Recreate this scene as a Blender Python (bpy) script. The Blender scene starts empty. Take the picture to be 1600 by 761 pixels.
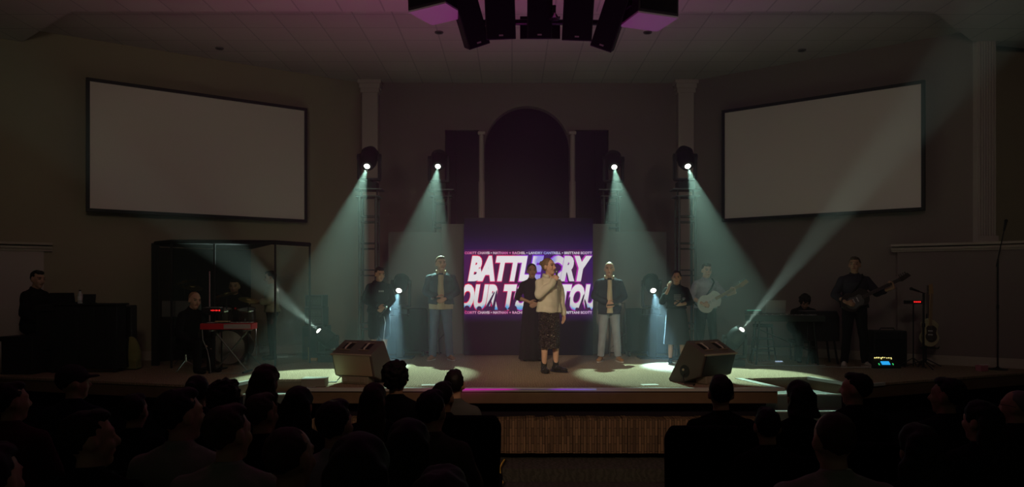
import bpy, math, random
from mathutils import Vector, Matrix, noise
random.seed(7)
PI = math.pi
scene = bpy.context.scene
COL = scene.collection
WORK = bpy.data.scenes.new('work')      # scratch scene for growing the organic skins, removed at the end

# ------------------------------------------------------------------ camera
F = 1180.0                       # focal length in pixels of the 1600 px wide frame
EYE = 2.2
HOR = 448.0
cam_d = bpy.data.cameras.new('camera')
cam_d.sensor_width = 36.0
cam_d.lens = F * 36.0 / 1600.0
cam_d.shift_y = (HOR - 380.5) / 1600.0
cam_d.clip_start = 0.05
cam_d.clip_end = 100
cam = bpy.data.objects.new('camera', cam_d)
COL.objects.link(cam)
cam.location = (0, 0, EYE)
cam.rotation_euler = (PI / 2, 0, 0)
scene.camera = cam

# ------------------------------------------------------------------ world, exposure, front, fill and wash lights
world = bpy.data.worlds.new('world')
scene.world = world
world.use_nodes = True
wb = world.node_tree.nodes['Background']
wb.inputs['Color'].default_value = (0.95, 1.0, 0.72, 1)
wb.inputs['Strength'].default_value = 0.011
vs = scene.view_settings
vs.view_transform = 'Standard'
vs.look = 'None'
vs.exposure = 0.0
vs.gamma = 1.0
vs.use_curve_mapping = False
scene.cycles.use_denoising = True
scene.cycles.max_bounces = 5
scene.cycles.diffuse_bounces = 2
scene.cycles.glossy_bounces = 2
scene.cycles.transmission_bounces = 4
scene.cycles.transparent_max_bounces = 16
scene.cycles.volume_bounces = 0
scene.cycles.sample_clamp_indirect = 2.0
scene.cycles.caustics_reflective = False
scene.cycles.caustics_refractive = False


def lamp(name, kind, loc, target, energy, color, parent=None, size=0.05, angle=30, blend=0.3, sx=1.0, sy=1.0, spread=None):
    d = bpy.data.lights.new(name, kind)
    d.energy = energy
    d.color = color
    if kind == 'SPOT':
        d.spot_size = math.radians(angle)
        d.spot_blend = blend
        d.shadow_soft_size = size
    elif kind == 'POINT':
        d.shadow_soft_size = size
    elif kind == 'AREA':
        d.shape = 'RECTANGLE'
        d.size = sx
        d.size_y = sy
        if spread:
            d.spread = math.radians(spread)
    o = bpy.data.objects.new(name, d)
    COL.objects.link(o)
    o.location = loc
    if target is not None:
        v = Vector(target) - Vector(loc)
        o.rotation_euler = v.to_track_quat('-Z', 'Y').to_euler()
    if parent:
        o.parent = parent
    return o


# warm front light hung over the audience, aimed at the singer
lamp('front_light', 'SPOT', (-2.6, 2.0, 6.0), (0.5, 11.2, 1.7), 1900, (1.0, 0.82, 0.56), size=0.08, angle=19, blend=0.9)
# broad dim front wash on the stage
lamp('front_wash', 'SPOT', (1.5, 1.0, 6.0), (0.1, 10.9, 0.9), 680, (1.0, 0.66, 0.42), size=0.3, angle=48, blend=1.0)
# unseen fill spots added over front rows, thrown forward on walls, screens and ceiling
lamp('room_fill', 'SPOT', (-3.4, 5.2, 4.9), (-4.0, 13.0, 5.2), 86, (1.0, 0.87, 0.66), size=0.4, angle=112, blend=1.0)
lamp('room_fill', 'SPOT', (3.6, 5.2, 4.9), (4.6, 13.0, 5.2), 82, (1.0, 0.82, 0.68), size=0.4, angle=112, blend=1.0)
# magenta house wash: thrown up on the ceiling from the foot of the stage
lamp('magenta_wash', 'SPOT', (-0.5, 8.75, 0.2), (-1.0, 8.6, 6.0), 235, (1.0, 0.06, 0.58), size=0.15, angle=108, blend=1.0)
lamp('violet_wash', 'SPOT', (0.9, 8.75, 0.2), (1.6, 8.8, 6.0), 85, (0.50, 0.18, 1.0), size=0.15, angle=100, blend=1.0)


# ------------------------------------------------------------------ helpers
def W(px, py, d):
    return Vector(((px - 800.0) / F * d, d, EYE - (py - HOR) / F * d))


def X(px, d):
    return (px - 800.0) / F * d


def Z(py, d):
    return EYE - (py - HOR) / F * d


S = 0.91                         # stage floor height


def D(py):                       # distance of a stage floor point seen at row py
    return F * (EYE - S) / (py - HOR)


MATS = {}


def mat(name, col, rough=0.7, metal=0.0, emit=None, es=1.0, var=0.0, vscale=8.0, bump=0.0, bscale=60.0, spec=0.3, alpha=None):
    if name in MATS:
        return MATS[name]
    m = bpy.data.materials.new(name)
    m.use_nodes = True
    nt = m.node_tree
    b = nt.nodes['Principled BSDF']
    b.inputs['Base Color'].default_value = (*col, 1)
    b.inputs['Roughness'].default_value = rough
    b.inputs['Metallic'].default_value = metal
    b.inputs['Specular IOR Level'].default_value = spec
    if emit:
        b.inputs['Emission Color'].default_value = (*emit, 1)
        b.inputs['Emission Strength'].default_value = es
    tc = nt.nodes.new('ShaderNodeTexCoord')
    if var > 0:
        n = nt.nodes.new('ShaderNodeTexNoise')
        n.inputs['Scale'].default_value = vscale
        n.inputs['Detail'].default_value = 4
        r = nt.nodes.new('ShaderNodeMapRange')
        r.inputs['To Min'].default_value = 1 - var
        r.inputs['To Max'].default_value = 1 + var
        mx = nt.nodes.new('ShaderNodeMix')
        mx.data_type = 'RGBA'
        mx.blend_type = 'MULTIPLY'
        mx.inputs['Factor'].default_value = 1
        mx.inputs['A'].default_value = (*col, 1)
        nt.links.new(tc.outputs['Object'], n.inputs['Vector'])
        nt.links.new(n.outputs['Fac'], r.inputs['Value'])
        nt.links.new(r.outputs['Result'], mx.inputs['B'])
        nt.links.new(mx.outputs['Result'], b.inputs['Base Color'])
    if bump > 0:
        n = nt.nodes.new('ShaderNodeTexNoise')
        n.inputs['Scale'].default_value = bscale
        n.inputs['Detail'].default_value = 3
        bp = nt.nodes.new('ShaderNodeBump')
        bp.inputs['Strength'].default_value = bump
        bp.inputs['Distance'].default_value = 0.01
        nt.links.new(tc.outputs['Object'], n.inputs['Vector'])
        nt.links.new(n.outputs['Fac'], bp.inputs['Height'])
        nt.links.new(bp.outputs['Normal'], b.inputs['Normal'])
    MATS[name] = m
    return m


class MB:
    def __init__(self):
        self.v = []
        self.f = []
        self.mi = []
        self.M = Matrix.Identity(4)
        self.cur = 0

    def add(self, vs, fs):
        o = len(self.v)
        self.v += [self.M @ Vector(p) for p in vs]
        for f in fs:
            self.f.append([o + i for i in f])
            self.mi.append(self.cur)
        return self

    def box(self, c, s, rot=None):
        c = Vector(c)
        hx, hy, hz = s[0] / 2, s[1] / 2, s[2] / 2
        R = rot.to_matrix() if rot is not None and hasattr(rot, 'to_matrix') else (rot or Matrix.Identity(3))
        vs = [c + R @ Vector((x, y, z)) for x in (-hx, hx) for y in (-hy, hy) for z in (-hz, hz)]
        return self.add(vs, [(0, 1, 3, 2), (4, 6, 7, 5), (0, 4, 5, 1), (2, 3, 7, 6), (0, 2, 6, 4), (1, 5, 7, 3)])

    def box2(self, a, b):
        a, b = Vector(a), Vector(b)
        return self.box((a + b) / 2, (abs(b.x - a.x), abs(b.y - a.y), abs(b.z - a.z)))

    def cyl(self, p0, p1, r0, r1=None, n=16, cap=True):
        r1 = r0 if r1 is None else r1
        p0, p1 = Vector(p0), Vector(p1)
        ax = (p1 - p0)
        if ax.length < 1e-6:
            return self
        q = ax.to_track_quat('Z', 'Y').to_matrix()
        vs = []
        for p, r in ((p0, r0), (p1, r1)):
            for i in range(n):
                a = 2 * PI * i / n
                vs.append(p + q @ Vector((math.cos(a) * r, math.sin(a) * r, 0)))
        fs = [(i, (i + 1) % n, n + (i + 1) % n, n + i) for i in range(n)]
        if cap:
            fs.append(tuple(range(n - 1, -1, -1)))
            fs.append(tuple(range(n, 2 * n)))
        return self.add(vs, fs)

    def tube(self, pts, r, n=8):
        pts = [Vector(p) for p in pts]
        vs = []
        up = None
        for i, p in enumerate(pts):
            t = (pts[min(i + 1, len(pts) - 1)] - pts[max(i - 1, 0)]).normalized()
            if up is None:
                up = Vector((0, 0, 1)) if abs(t.z) < 0.9 else Vector((1, 0, 0))
            s = t.cross(up).normalized()
            up = s.cross(t).normalized()
            for k in range(n):
                a = 2 * PI * k / n
                vs.append(p + (s * math.cos(a) + up * math.sin(a)) * r)
        fs = []
        for i in range(len(pts) - 1):
            for k in range(n):
                fs.append((i * n + k, i * n + (k + 1) % n, (i + 1) * n + (k + 1) % n, (i + 1) * n + k))
        fs.append(tuple(range(n)))
        fs.append(tuple(range((len(pts) - 1) * n, len(pts) * n))[::-1])
        return self.add(vs, fs)

    def lathe(self, prof, n=24, cap=True):
        vs = []
        for r, z in prof:
            for k in range(n):
                a = 2 * PI * k / n
                vs.append((math.cos(a) * r, math.sin(a) * r, z))
        fs = []
        for i in range(len(prof) - 1):
            for k in range(n):
                fs.append((i * n + k, i * n + (k + 1) % n, (i + 1) * n + (k + 1) % n, (i + 1) * n + k))
        if cap:
            fs.append(tuple(range(n))[::-1])
            fs.append(tuple(range((len(prof) - 1) * n, len(prof) * n)))
        return self.add(vs, fs)

    def prism(self, poly, z0, z1):
        n = len(poly)
        vs = [(p[0], p[1], z0) for p in poly] + [(p[0], p[1], z1) for p in poly]
        fs = [tuple(range(n))[::-1], tuple(range(n, 2 * n))]
        fs += [(i, (i + 1) % n, n + (i + 1) % n, n + i) for i in range(n)]
        return self.add(vs, fs)

    def prismx(self, poly, x0, x1):      # outline given in (y, z), extruded along x
        n = len(poly)
        vs = [(x0, p[0], p[1]) for p in poly] + [(x1, p[0], p[1]) for p in poly]
        fs = [tuple(range(n)), tuple(range(n, 2 * n))[::-1]]
        fs += [(i, n + i, n + (i + 1) % n, (i + 1) % n) for i in range(n)]
        return self.add(vs, fs)

    def prismy(self, poly, y0, y1):      # outline given in (x, z), extruded along y
        n = len(poly)
        vs = [(p[0], y0, p[1]) for p in poly] + [(p[0], y1, p[1]) for p in poly]
        fs = [tuple(range(n))[::-1], tuple(range(n, 2 * n))]
        fs += [(i, (i + 1) % n, n + (i + 1) % n, n + i) for i in range(n)]
        return self.add(vs, fs)

    def ell(self, c, r, rot=None, nu=16, nv=10):
        c = Vector(c)
        R = rot if rot is not None else Matrix.Identity(3)
        if isinstance(r, (int, float)):
            r = (r, r, r)
        vs = [c + R @ Vector((0, 0, -r[2]))]
        for j in range(1, nv):
            t = -PI / 2 + PI * j / nv
            for i in range(nu):
                a = 2 * PI * i / nu
                vs.append(c + R @ Vector((math.cos(t) * math.cos(a) * r[0], math.cos(t) * math.sin(a) * r[1], math.sin(t) * r[2])))
        vs.append(c + R @ Vector((0, 0, r[2])))
        fs = [(0, 1 + (i + 1) % nu, 1 + i) for i in range(nu)]
        for j in range(nv - 2):
            for i in range(nu):
                a, b = 1 + j * nu + i, 1 + j * nu + (i + 1) % nu
                fs.append((a, b, b + nu, a + nu))
        o = 1 + (nv - 2) * nu
        fs += [(o + i, o + (i + 1) % nu, o + nu) for i in range(nu)]
        return self.add(vs, fs)

    def rc(self, p0, p1, r0, r1, n=14):      # tapered limb with round ends
        p0, p1 = Vector(p0), Vector(p1)
        self.cyl(p0, p1, r0, r1, n)
        self.ell(p0, r0, nu=n, nv=8)
        self.ell(p1, r1, nu=n, nv=8)
        return self

    def loft(self, rings, n=28, fold=0, amp=0.0, cap=True):   # ring: (centre, rx, ry)
        vs = []
        for j, (c, rx, ry) in enumerate(rings):
            c = Vector(c)
            for k in range(n):
                a = 2 * PI * k / n
                m = 1 + (amp * math.cos(fold * a + 0.6 * math.sin(3 * a)) * j / max(1, len(rings) - 1) if fold else 0)
                vs.append(c + Vector((math.cos(a) * rx * m, math.sin(a) * ry * m, 0)))
        fs = []
        for i in range(len(rings) - 1):
            for k in range(n):
                fs.append((i * n + k, i * n + (k + 1) % n, (i + 1) * n + (k + 1) % n, (i + 1) * n + k))
        if cap:
            fs.append(tuple(range(n))[::-1])
            fs.append(tuple(range((len(rings) - 1) * n, len(rings) * n)))
        return self.add(vs, fs)

    def mesh(self, name):
        me = bpy.data.meshes.new(name)
        me.from_pydata([tuple(v) for v in self.v], [], self.f)
        me.update()
        return me

    def build(self, name, m, parent=None, smooth=False, bevel=0.0, label=None, kind=None, fix=True):
        me = self.mesh(name)
        ms = m if isinstance(m, (list, tuple)) else [m]
        for x in ms:
            me.materials.append(x)
        if len(ms) > 1:
            me.polygons.foreach_set('material_index', self.mi)
        if fix:
            import bmesh
            bm = bmesh.new()
            bm.from_mesh(me)
            bmesh.ops.recalc_face_normals(bm, faces=bm.faces)
            bm.to_mesh(me)
            bm.free()
        if smooth:
            me.polygons.foreach_set('use_smooth', [True] * len(me.polygons))
            try:
                me.set_sharp_from_angle(angle=math.radians(40))
            except Exception:
                pass
        o = bpy.data.objects.new(name, me)
        COL.objects.link(o)
        if parent is not None:
            o.parent = parent
        if bevel > 0:
            bv = o.modifiers.new('bevel', 'BEVEL')
            bv.width = bevel
            bv.segments = 2
            bv.limit_method = 'ANGLE'
        if label:
            o['label'] = label
        if kind:
            o['kind'] = kind
        return o


def thing(name, label, cat, loc=(0, 0, 0), rz=0.0, group=None, scale=1.0):
    o = bpy.data.objects.new(name, None)
    COL.objects.link(o)
    o.empty_display_size = 0.1
    o.location = loc
    o.rotation_euler = (0, 0, rz)
    o.scale = (scale, scale, scale)
    return tag(o, label, cat, group)


def tag(o, label, cat, group=None):
    o['label'] = label
    o['category'] = cat
    if group:
        o['group'] = group
    return o


def struct(mb, name, m, **k):
    return mb.build(name, m, kind='structure', **k)


def copy_tree(o, parent=None):
    c = o.copy()
    COL.objects.link(c)
    if parent is not None:
        c.parent = parent
    for ch in list(o.children):
        copy_tree(ch, c)
    return c


def voxel(mb, vs_, it=3, fac=0.5, nz=0.0, nscale=10.0):
    """one continuous skin over the overlapping shapes collected in mb"""
    me = mb.mesh('tmp')
    o = bpy.data.objects.new('tmp', me)
    WORK.collection.objects.link(o)
    r = o.modifiers.new('r', 'REMESH')
    r.mode = 'VOXEL'
    r.voxel_size = vs_
    if it:
        s = o.modifiers.new('s', 'SMOOTH')
        s.iterations = it
        s.factor = fac
    vl = WORK.view_layers[0]
    vl.update()
    out = bpy.data.meshes.new_from_object(o.evaluated_get(vl.depsgraph))
    bpy.data.objects.remove(o)
    bpy.data.meshes.remove(me)
    if nz > 0:
        ns_ = [v.normal.copy() for v in out.vertices]
        cs_ = []
        for v, n_ in zip(out.vertices, ns_):
            c_ = v.co + n_ * (nz * noise.noise(v.co * nscale))
            cs_ += [c_.x, c_.y, c_.z]
        out.vertices.foreach_set('co', cs_)
        out.update()
    out.polygons.foreach_set('use_smooth', [True] * len(out.polygons))
    return out


def link_mesh(me, name, m, parent):
    me.name = name
    me.materials.clear()
    for x in (m if isinstance(m, (list, tuple)) else [m]):
        me.materials.append(x)
    o = bpy.data.objects.new(name, me)
    COL.objects.link(o)
    o.parent = parent
    return o


# ------------------------------------------------------------------ materials
def wall_mat(name, col):
    return mat(name, col, 0.9, var=0.06, vscale=1.5, bump=0.15, bscale=120, spec=0.15)


M_wall = wall_mat('wall_paint', (0.38, 0.315, 0.22))
M_back = wall_mat('back_wall_paint', (0.265, 0.205, 0.188))
M_dark = mat('dark_paint_glare_tint', (0.014, 0.009, 0.020), 0.8)  # violet tint puts the video wall's glare into the paint
M_trim = mat('trim_paint', (0.50, 0.42, 0.34), 0.6)
M_pale = mat('pale_paint', (0.56, 0.47, 0.42), 0.7)
M_black = mat('black_plastic', (0.016, 0.016, 0.018), 0.5)
M_blackm = mat('black_metal', (0.02, 0.02, 0.022), 0.4, metal=0.3)
M_blackf = mat('black_fabric', (0.012, 0.012, 0.014), 0.95, bump=0.3, bscale=200, spec=0.1)
M_alu = mat('aluminium', (0.12, 0.125, 0.125), 0.45, metal=0.5)
M_screen = mat('projection_cloth', (0.95, 0.85, 0.77), 0.9, spec=0.05)
M_white = mat('white_plastic', (0.75, 0.74, 0.72), 0.5)
M_chrome = mat('chrome', (0.7, 0.7, 0.7), 0.2, metal=1.0)
M_grille = mat('speaker_grille', (0.07, 0.06, 0.05), 0.45, metal=0.4, bump=0.6, bscale=500)
M_cab = mat('textured_cabinet', (0.045, 0.042, 0.040), 0.6, bump=0.4, bscale=300)

# ================================================================== SETTING
ZC = EYE + 4.18                   # stage ceiling
ZF = EYE + 3.96                   # house ceiling, a little lower


def lwx(d): return -3.09 + 1.472 * (d - 15.5)          # left side wall line
def rwx(d): return 6.95 - (d - 12.76) * 1.277          # right side wall line


def ceiling_mat():
    m = bpy.data.materials.new('ceiling_tiles')
    m.use_nodes = True
    nt = m.node_tree
    b = nt.nodes['Principled BSDF']
    b.inputs['Roughness'].default_value = 0.9
    b.inputs['Specular IOR Level'].default_value = 0.1
    tc = nt.nodes.new('ShaderNodeTexCoord')
    br = nt.nodes.new('ShaderNodeTexBrick')
    br.offset = 0.0
    br.inputs['Scale'].default_value = 1.0
    br.inputs['Brick Width'].default_value = 0.61
    br.inputs['Row Height'].default_value = 0.61
    br.inputs['Mortar Size'].default_value = 0.012
    br.inputs['Color1'].default_value = (0.54, 0.48, 0.42, 1)
    br.inputs['Color2'].default_value = (0.50, 0.445, 0.39, 1)
    br.inputs['Mortar'].default_value = (0.38, 0.34, 0.30, 1)
    nt.links.new(tc.outputs['Object'], br.inputs['Vector'])
    nt.links.new(br.outputs['Color'], b.inputs['Base Color'])
    return m


M_ceil = ceiling_mat()


def carpet_mat(name, c1, c2, scale=9.0):
    m = bpy.data.materials.new(name)
    m.use_nodes = True
    nt = m.node_tree
    b = nt.nodes['Principled BSDF']
    b.inputs['Roughness'].default_value = 0.95
    b.inputs['Specular IOR Level'].default_value = 0.1
    tc = nt.nodes.new('ShaderNodeTexCoord')
    w = nt.nodes.new('ShaderNodeTexWave')
    w.inputs['Scale'].default_value = scale
    w.inputs['Distortion'].default_value = 9
    w.inputs['Detail'].default_value = 3
    w.inputs['Detail Scale'].default_value = 2.5
    n = nt.nodes.new('ShaderNodeTexNoise')
    n.inputs['Scale'].default_value = 45
    n.inputs['Detail'].default_value = 4
    mul = nt.nodes.new('ShaderNodeMath')
    mul.operation = 'ADD'
    hf = nt.nodes.new('ShaderNodeMath')
    hf.operation = 'MULTIPLY'
    hf.inputs[1].default_value = 0.5
    cr = nt.nodes.new('ShaderNodeMix')
    cr.data_type = 'RGBA'
    cr.inputs['A'].default_value = (*c1, 1)
    cr.inputs['B'].default_value = (*c2, 1)
    bp = nt.nodes.new('ShaderNodeBump')
    bp.inputs['Strength'].default_value = 0.8
    bp.inputs['Distance'].default_value = 0.012
    nt.links.new(tc.outputs['Object'], w.inputs['Vector'])
    nt.links.new(tc.outputs['Object'], n.inputs['Vector'])
    nt.links.new(w.outputs['Fac'], mul.inputs[0])
    nt.links.new(n.outputs['Fac'], mul.inputs[1])
    nt.links.new(mul.outputs[0], hf.inputs[0])
    nt.links.new(hf.outputs[0], cr.inputs['Factor'])
    nt.links.new(hf.outputs[0], bp.inputs['Height'])
    nt.links.new(cr.outputs['Result'], b.inputs['Base Color'])
    nt.links.new(bp.outputs['Normal'], b.inputs['Normal'])
    return m


M_carpet = carpet_mat('tan_carpet', (0.18, 0.13, 0.088), (0.44, 0.325, 0.21))
M_house = carpet_mat('house_carpet', (0.05, 0.05, 0.045), (0.10, 0.10, 0.085), 4)

# --- ceiling over the stage and the lower house ceiling with its clipped corners
op = [(-9.6, 10.87), (-6.63, 10.87), (-6.15, 10.87), (6.15, 10.87 - 0.0), (7.55, 12.3), (9.5, 12.9)]
m = MB()
m.prism([(-11, 9.0), (11, 9.0), (11, 17.5), (-11, 17.5)], ZC, ZC + 0.1)
struct(m, 'ceiling', M_ceil)
m = MB()
m.prism([(-11, -1.0), (11, -1.0), (11, 13.2), (7.55, 12.3), (6.05, 10.87), (-6.35, 10.87), (-7.9, 12.2), (-11, 13.0)], ZF, ZC - 0.001)
struct(m, 'ceiling_house', M_ceil)

# --- walls
WT = 0.2


def wall_seg(name, a, b, z0, z1, mt, t=WT):
    a, b = Vector((a[0], a[1], 0)), Vector((b[0], b[1], 0))
    u = (b - a).normalized()
    n = Vector((-u.y, u.x, 0))
    if n.y < 0:
        n = -n
    mb = MB()
    mb.prism([(a.x, a.y), (b.x, b.y), (b.x + n.x * t, b.y + n.y * t), (a.x + n.x * t, a.y + n.y * t)], z0, z1)
    return struct(mb, name, mt)


dL = 15.55
wall_seg('wall_left', (lwx(11.0), 11.0), (lwx(dL), dL), -0.3, ZC, M_wall)
cR = (3.45, 15.5)
wall_seg('wall_right', cR, (rwx(12.25), 12.25), -0.3, ZC, M_back)
# recessed bay past the pilaster, above the ledge
wall_seg('wall_recess_side', (rwx(12.25), 12.25), (rwx(12.25) + 0.35, 13.05), EYE + 0.7, ZC, M_wall, 0.08)
wall_seg('wall_recess', (rwx(12.25) + 0.35, 13.05), (11, 12.9), EYE + 0.6, ZC, M_wall)
wall_seg('wall_right_lower', (6.57, 12.88), (9.85, 10.6), -0.3, EYE + 0.66, M_back, 0.25)
# ledge mouldings on both sides
m = MB()
for k, (dz, o) in enumerate(((0.62, 0.03), (0.66, 0.06), (0.72, 0.10))):
    a, b = Vector((6.50, 12.93)), Vector((9.85, 10.6))
    u = (b - a).normalized()
    n = Vector((u.y, -u.x))
    p = [a - n * -o, b - n * -o, b - n * 0.9, a - n * 0.3]
    m.prism([(a + n * o)[:], (b + n * o)[:], (b - n * 0.2)[:], (a - n * 0.2)[:]], EYE + dz - (0.04 if k else 0.03), EYE + dz)
struct(m, 'trim_1', M_trim)
m = MB()
aL, bL = Vector((lwx(12.45) , 12.45)), Vector((lwx(11.2), 11.2))
u = (bL - aL).normalized()
nL = Vector((-u.y, u.x))
for k, (dz, o) in enumerate(((0.62, 0.05), (0.66, 0.08), (0.72, 0.12))):
    m.prism([(aL + nL * o)[:], (aL - nL * 0.05)[:], (bL - nL * 0.05)[:], (bL + nL * o)[:]], EYE + dz - 0.04, EYE + dz)
struct(m, 'trim_2', M_trim)
m = MB()
aL2 = aL + u * 0.12
m.prism([(aL2 + nL * 0.03)[:], (aL2 - nL * 0.05)[:], (bL - nL * 0.05)[:], (bL + nL * 0.03)[:]], S, EYE + 0.6)
struct(m, 'trim_3', M_pale)
# back wall with the tall arched opening and two side openings
cx = X(823.5, 15.5)


def back_wall():
    d = 15.5
    x0, x1 = -3.3, 3.75
    a0, a1 = X(757, d), X(890, d)
    zs = Z(232, d)
    R = (a1 - a0) / 2
    xc = (a0 + a1) / 2
    l0, l1 = X(695, d), X(748, d)
    r0, r1 = X(899, d), X(951, d)
    zt = Z(203, d)
    zb = S - 0.1
    mb = MB()
    # plain strips left, right and below; frames round the openings
    T = 0.25
    for (xa, xb, za, zb_) in ((x0, l0, zb, ZC), (r1, x1, zb, ZC), (l0, l1, zt, ZC), (r0, r1, zt, ZC), (l0, r1, zb, S + 0.3)):
        mb.box2((xa, d, za), (xb, d + T, zb_))
    mb.box2((l1, d, zb), (a0, d + T, ZC))
    mb.box2((a1, d, zb), (r0, d + T, ZC))
    # spandrel over the arch
    n = 28
    for k in range(n):
        t0, t1 = PI - PI * k / n, PI - PI * (k + 1) / n
        p0 = (xc + R * math.cos(t0), zs + R * math.sin(t0))
        p1 = (xc + R * math.cos(t1), zs + R * math.sin(t1))
        mb.prismy([p0, p1, (p1[0], ZC), (p0[0], ZC)], d, d + T)
    struct(mb, 'wall_back', M_back)
    # dark niche behind the openings
    mb = MB()
    mb.box2((l0 - 0.1, d + 0.9, zb), (r1 + 0.1, d + 1.0, ZC))
    mb.box2((l0 - 0.2, d + T, zb), (l0 - 0.1, d + 1.0, ZC))
    mb.box2((r1 + 0.1, d + T, zb), (r1 + 0.2, d + 1.0, ZC))
    struct(mb, 'wall_niche', M_dark)
    # the two side openings are closed by dark panels set back a little
    for i, (xa, xb) in enumerate(((l0, l1), (r0, r1))):
        mb = MB()
        mb.box2((xa, d + 0.12, S + 0.3), (xb, d + 0.16, zt))
        s = xa + (0.28 * (xb - xa) if i == 0 else 0.62 * (xb - xa))
        mb.box2((s, d + 0.08, S + 0.3), (s + 0.03, d + 0.12, zt))
        struct(mb, 'door_%d' % (i + 1), M_dark)


back_wall()
# slim white columns either side of the arch
for px in (752.5, 894.5):
    t = thing('column', 'slim pale column %s of the dark arch' % ('left' if px < 800 else 'right'), 'column', (X(px, 15.42), 15.42, S), group='slim columns beside the arch')
    m = MB()
    h = Z(208, 15.42) - S
    hm = Z(284, 15.42) - S
    m.lathe([(0.065, 0), (0.065, hm), (0.048, hm + 0.02), (0.045, h - 0.02)], 16)
    m.build('shaft', M_pale, t, smooth=True)
    m = MB()
    m.box((0, 0, h), (0.15, 0.10, 0.06))
    m.build('capital', M_pale, t, bevel=0.01)
    m = MB()
    m.box((0, 0, 0.05), (0.2, 0.14, 0.1))
    m.build('base', M_pale, t, bevel=0.01)
# the two broad pillars in the corners
for i, (p0, p1) in enumerate(((566, 590), (1060, 1084))):
    d = 15.3
    m = MB()
    x0, x1 = X(p0, d), X(p1, d)
    m.box2((x0, d, S), (x1, d + 0.35, ZC))
    for w, z in ((0.03, 145), (0.05, 138), (0.08, 131)):
        m.box2((x0 - w, d - w, Z(z, d)), (x1 + w, d + 0.3, ZC))
    struct(m, 'trim_%d' % (4 + i), M_pale)
# fluted pilaster on the right
m = MB()
d = 12.2
x0, x1 = X(1527, d), X(1556, d)
z0, z1 = EYE + 0.72, ZC
m.box2((x0, d, z0), (x1, d + 0.3, z1))
nf = 7
for k in range(nf):
    xa = x0 + (x1 - x0) * (k + 0.15) / nf
    m.box2((xa, d - 0.02, z0 + 0.1), (xa + (x1 - x0) / nf * 0.6, d, z1))
m.box2((x0 - 0.02, d - 0.04, z0), (x1 + 0.02, d, z0 + 0.1))
struct(m, 'trim_6', M_pale)
# baseboards
def baseboard(name, a, b, o=0.03, h=0.13):
    a, b = Vector(a), Vector(b)
    u = (b - a).normalized()
    n = Vector((u.y, -u.x))
    if n.y > 0:
        n = -n
    mb = MB()
    mb.prism([(a + n * o)[:], (b + n * o)[:], b[:], a[:]], S, S + h)
    mb.prism([(a + n * (o - 0.015))[:], (b + n * (o - 0.015))[:], b[:], a[:]], S + h, S + h + 0.025)
    struct(mb, name, M_trim)


baseboard('baseboard_left', (lwx(11.2), 11.2), (lwx(15.5), 15.5), 0.04)
baseboard('baseboard_right', (3.6, 15.38), (6.62, 12.98))
baseboard('baseboard_right_lower', (6.57, 12.88), (9.45, 10.88))

# --- the stage: deck, fascia, stone panel, side steps
deck = [(-10.5, 11.81), (-3.76, 9.76), (-3.55, 10.5), (-2.78, 10.55), (-2.6, 9.57), (3.37, 9.57), (3.14, 10.6),
        (4.23, 10.8), (4.55, 9.93), (7.7, 11.36), (10.5, 12.6), (10.5, 16.8), (-10.5, 16.8)]
m = MB()
m.prism(deck, S - 0.03, S)
struct(m, 'floor_stage', M_carpet)
M_fascia = mat('fascia_wood', (0.16, 0.10, 0.06), 0.6, var=0.2, vscale=6)
cxd, cyd = 0.3, 13.2


def inset(poly, k):
    return [(cxd + (x - cxd) * k, y + (0.0 if y > 14 else k * 0 + (1 - k) * 12)) for x, y in poly]


m = MB()
m.prism([(x, y + 0.015) for x, y in deck], S - 0.19, S - 0.03)
struct(m, 'trim_7', M_fascia)
m = MB()
m.prism([(x * 0.98, y + 0.25) for x, y in deck[:-2]] + [(10.2, 16.8), (-10.2, 16.8)], -0.2, S - 0.19)
struct(m, 'floor_stage_base', M_dark)
# metal nosing strips
M_nose = mat('nosing', (0.55, 0.54, 0.50), 0.35, metal=0.2)


def strip(name, a, b, z, w=0.05, h=0.035, mt=M_nose):
    a, b = Vector(a), Vector(b)
    u = (b - a).normalized()
    n = Vector((u.y, -u.x))
    if n.y > 0:
        n = -n
    mb = MB()
    mb.prism([(a + n * 0.012)[:], (b + n * 0.012)[:], (b - n * w)[:], (a - n * w)[:]], z - h, z + 0.006)
    return struct(mb, name, mt)


strip('trim_8', (-2.62, 9.57), (3.38, 9.57), S)
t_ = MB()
t_.box2((X(688, 9.55), 9.545, S - 0.016), (X(932, 9.55), 9.556, S - 0.001))  # emissive strip added for the coloured shine on the stage lip
LIPGLOW = t_
strip('trim_9', (-4.3, 9.925), (-3.76, 9.76), S)
strip('trim_10', (-3.76, 9.76), (-3.56, 10.5), S)
strip('trim_11', (4.23, 10.8), (4.55, 9.93), S)
strip('trim_12', (4.55, 9.93), (5.0, 10.135), S, w=0.03)
strip('trim_13', (3.14, 10.6), (3.37, 9.57), S, w=0.10)
strip('trim_14', (-2.78, 10.55), (-2.6, 9.57), S, w=0.10)


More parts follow.
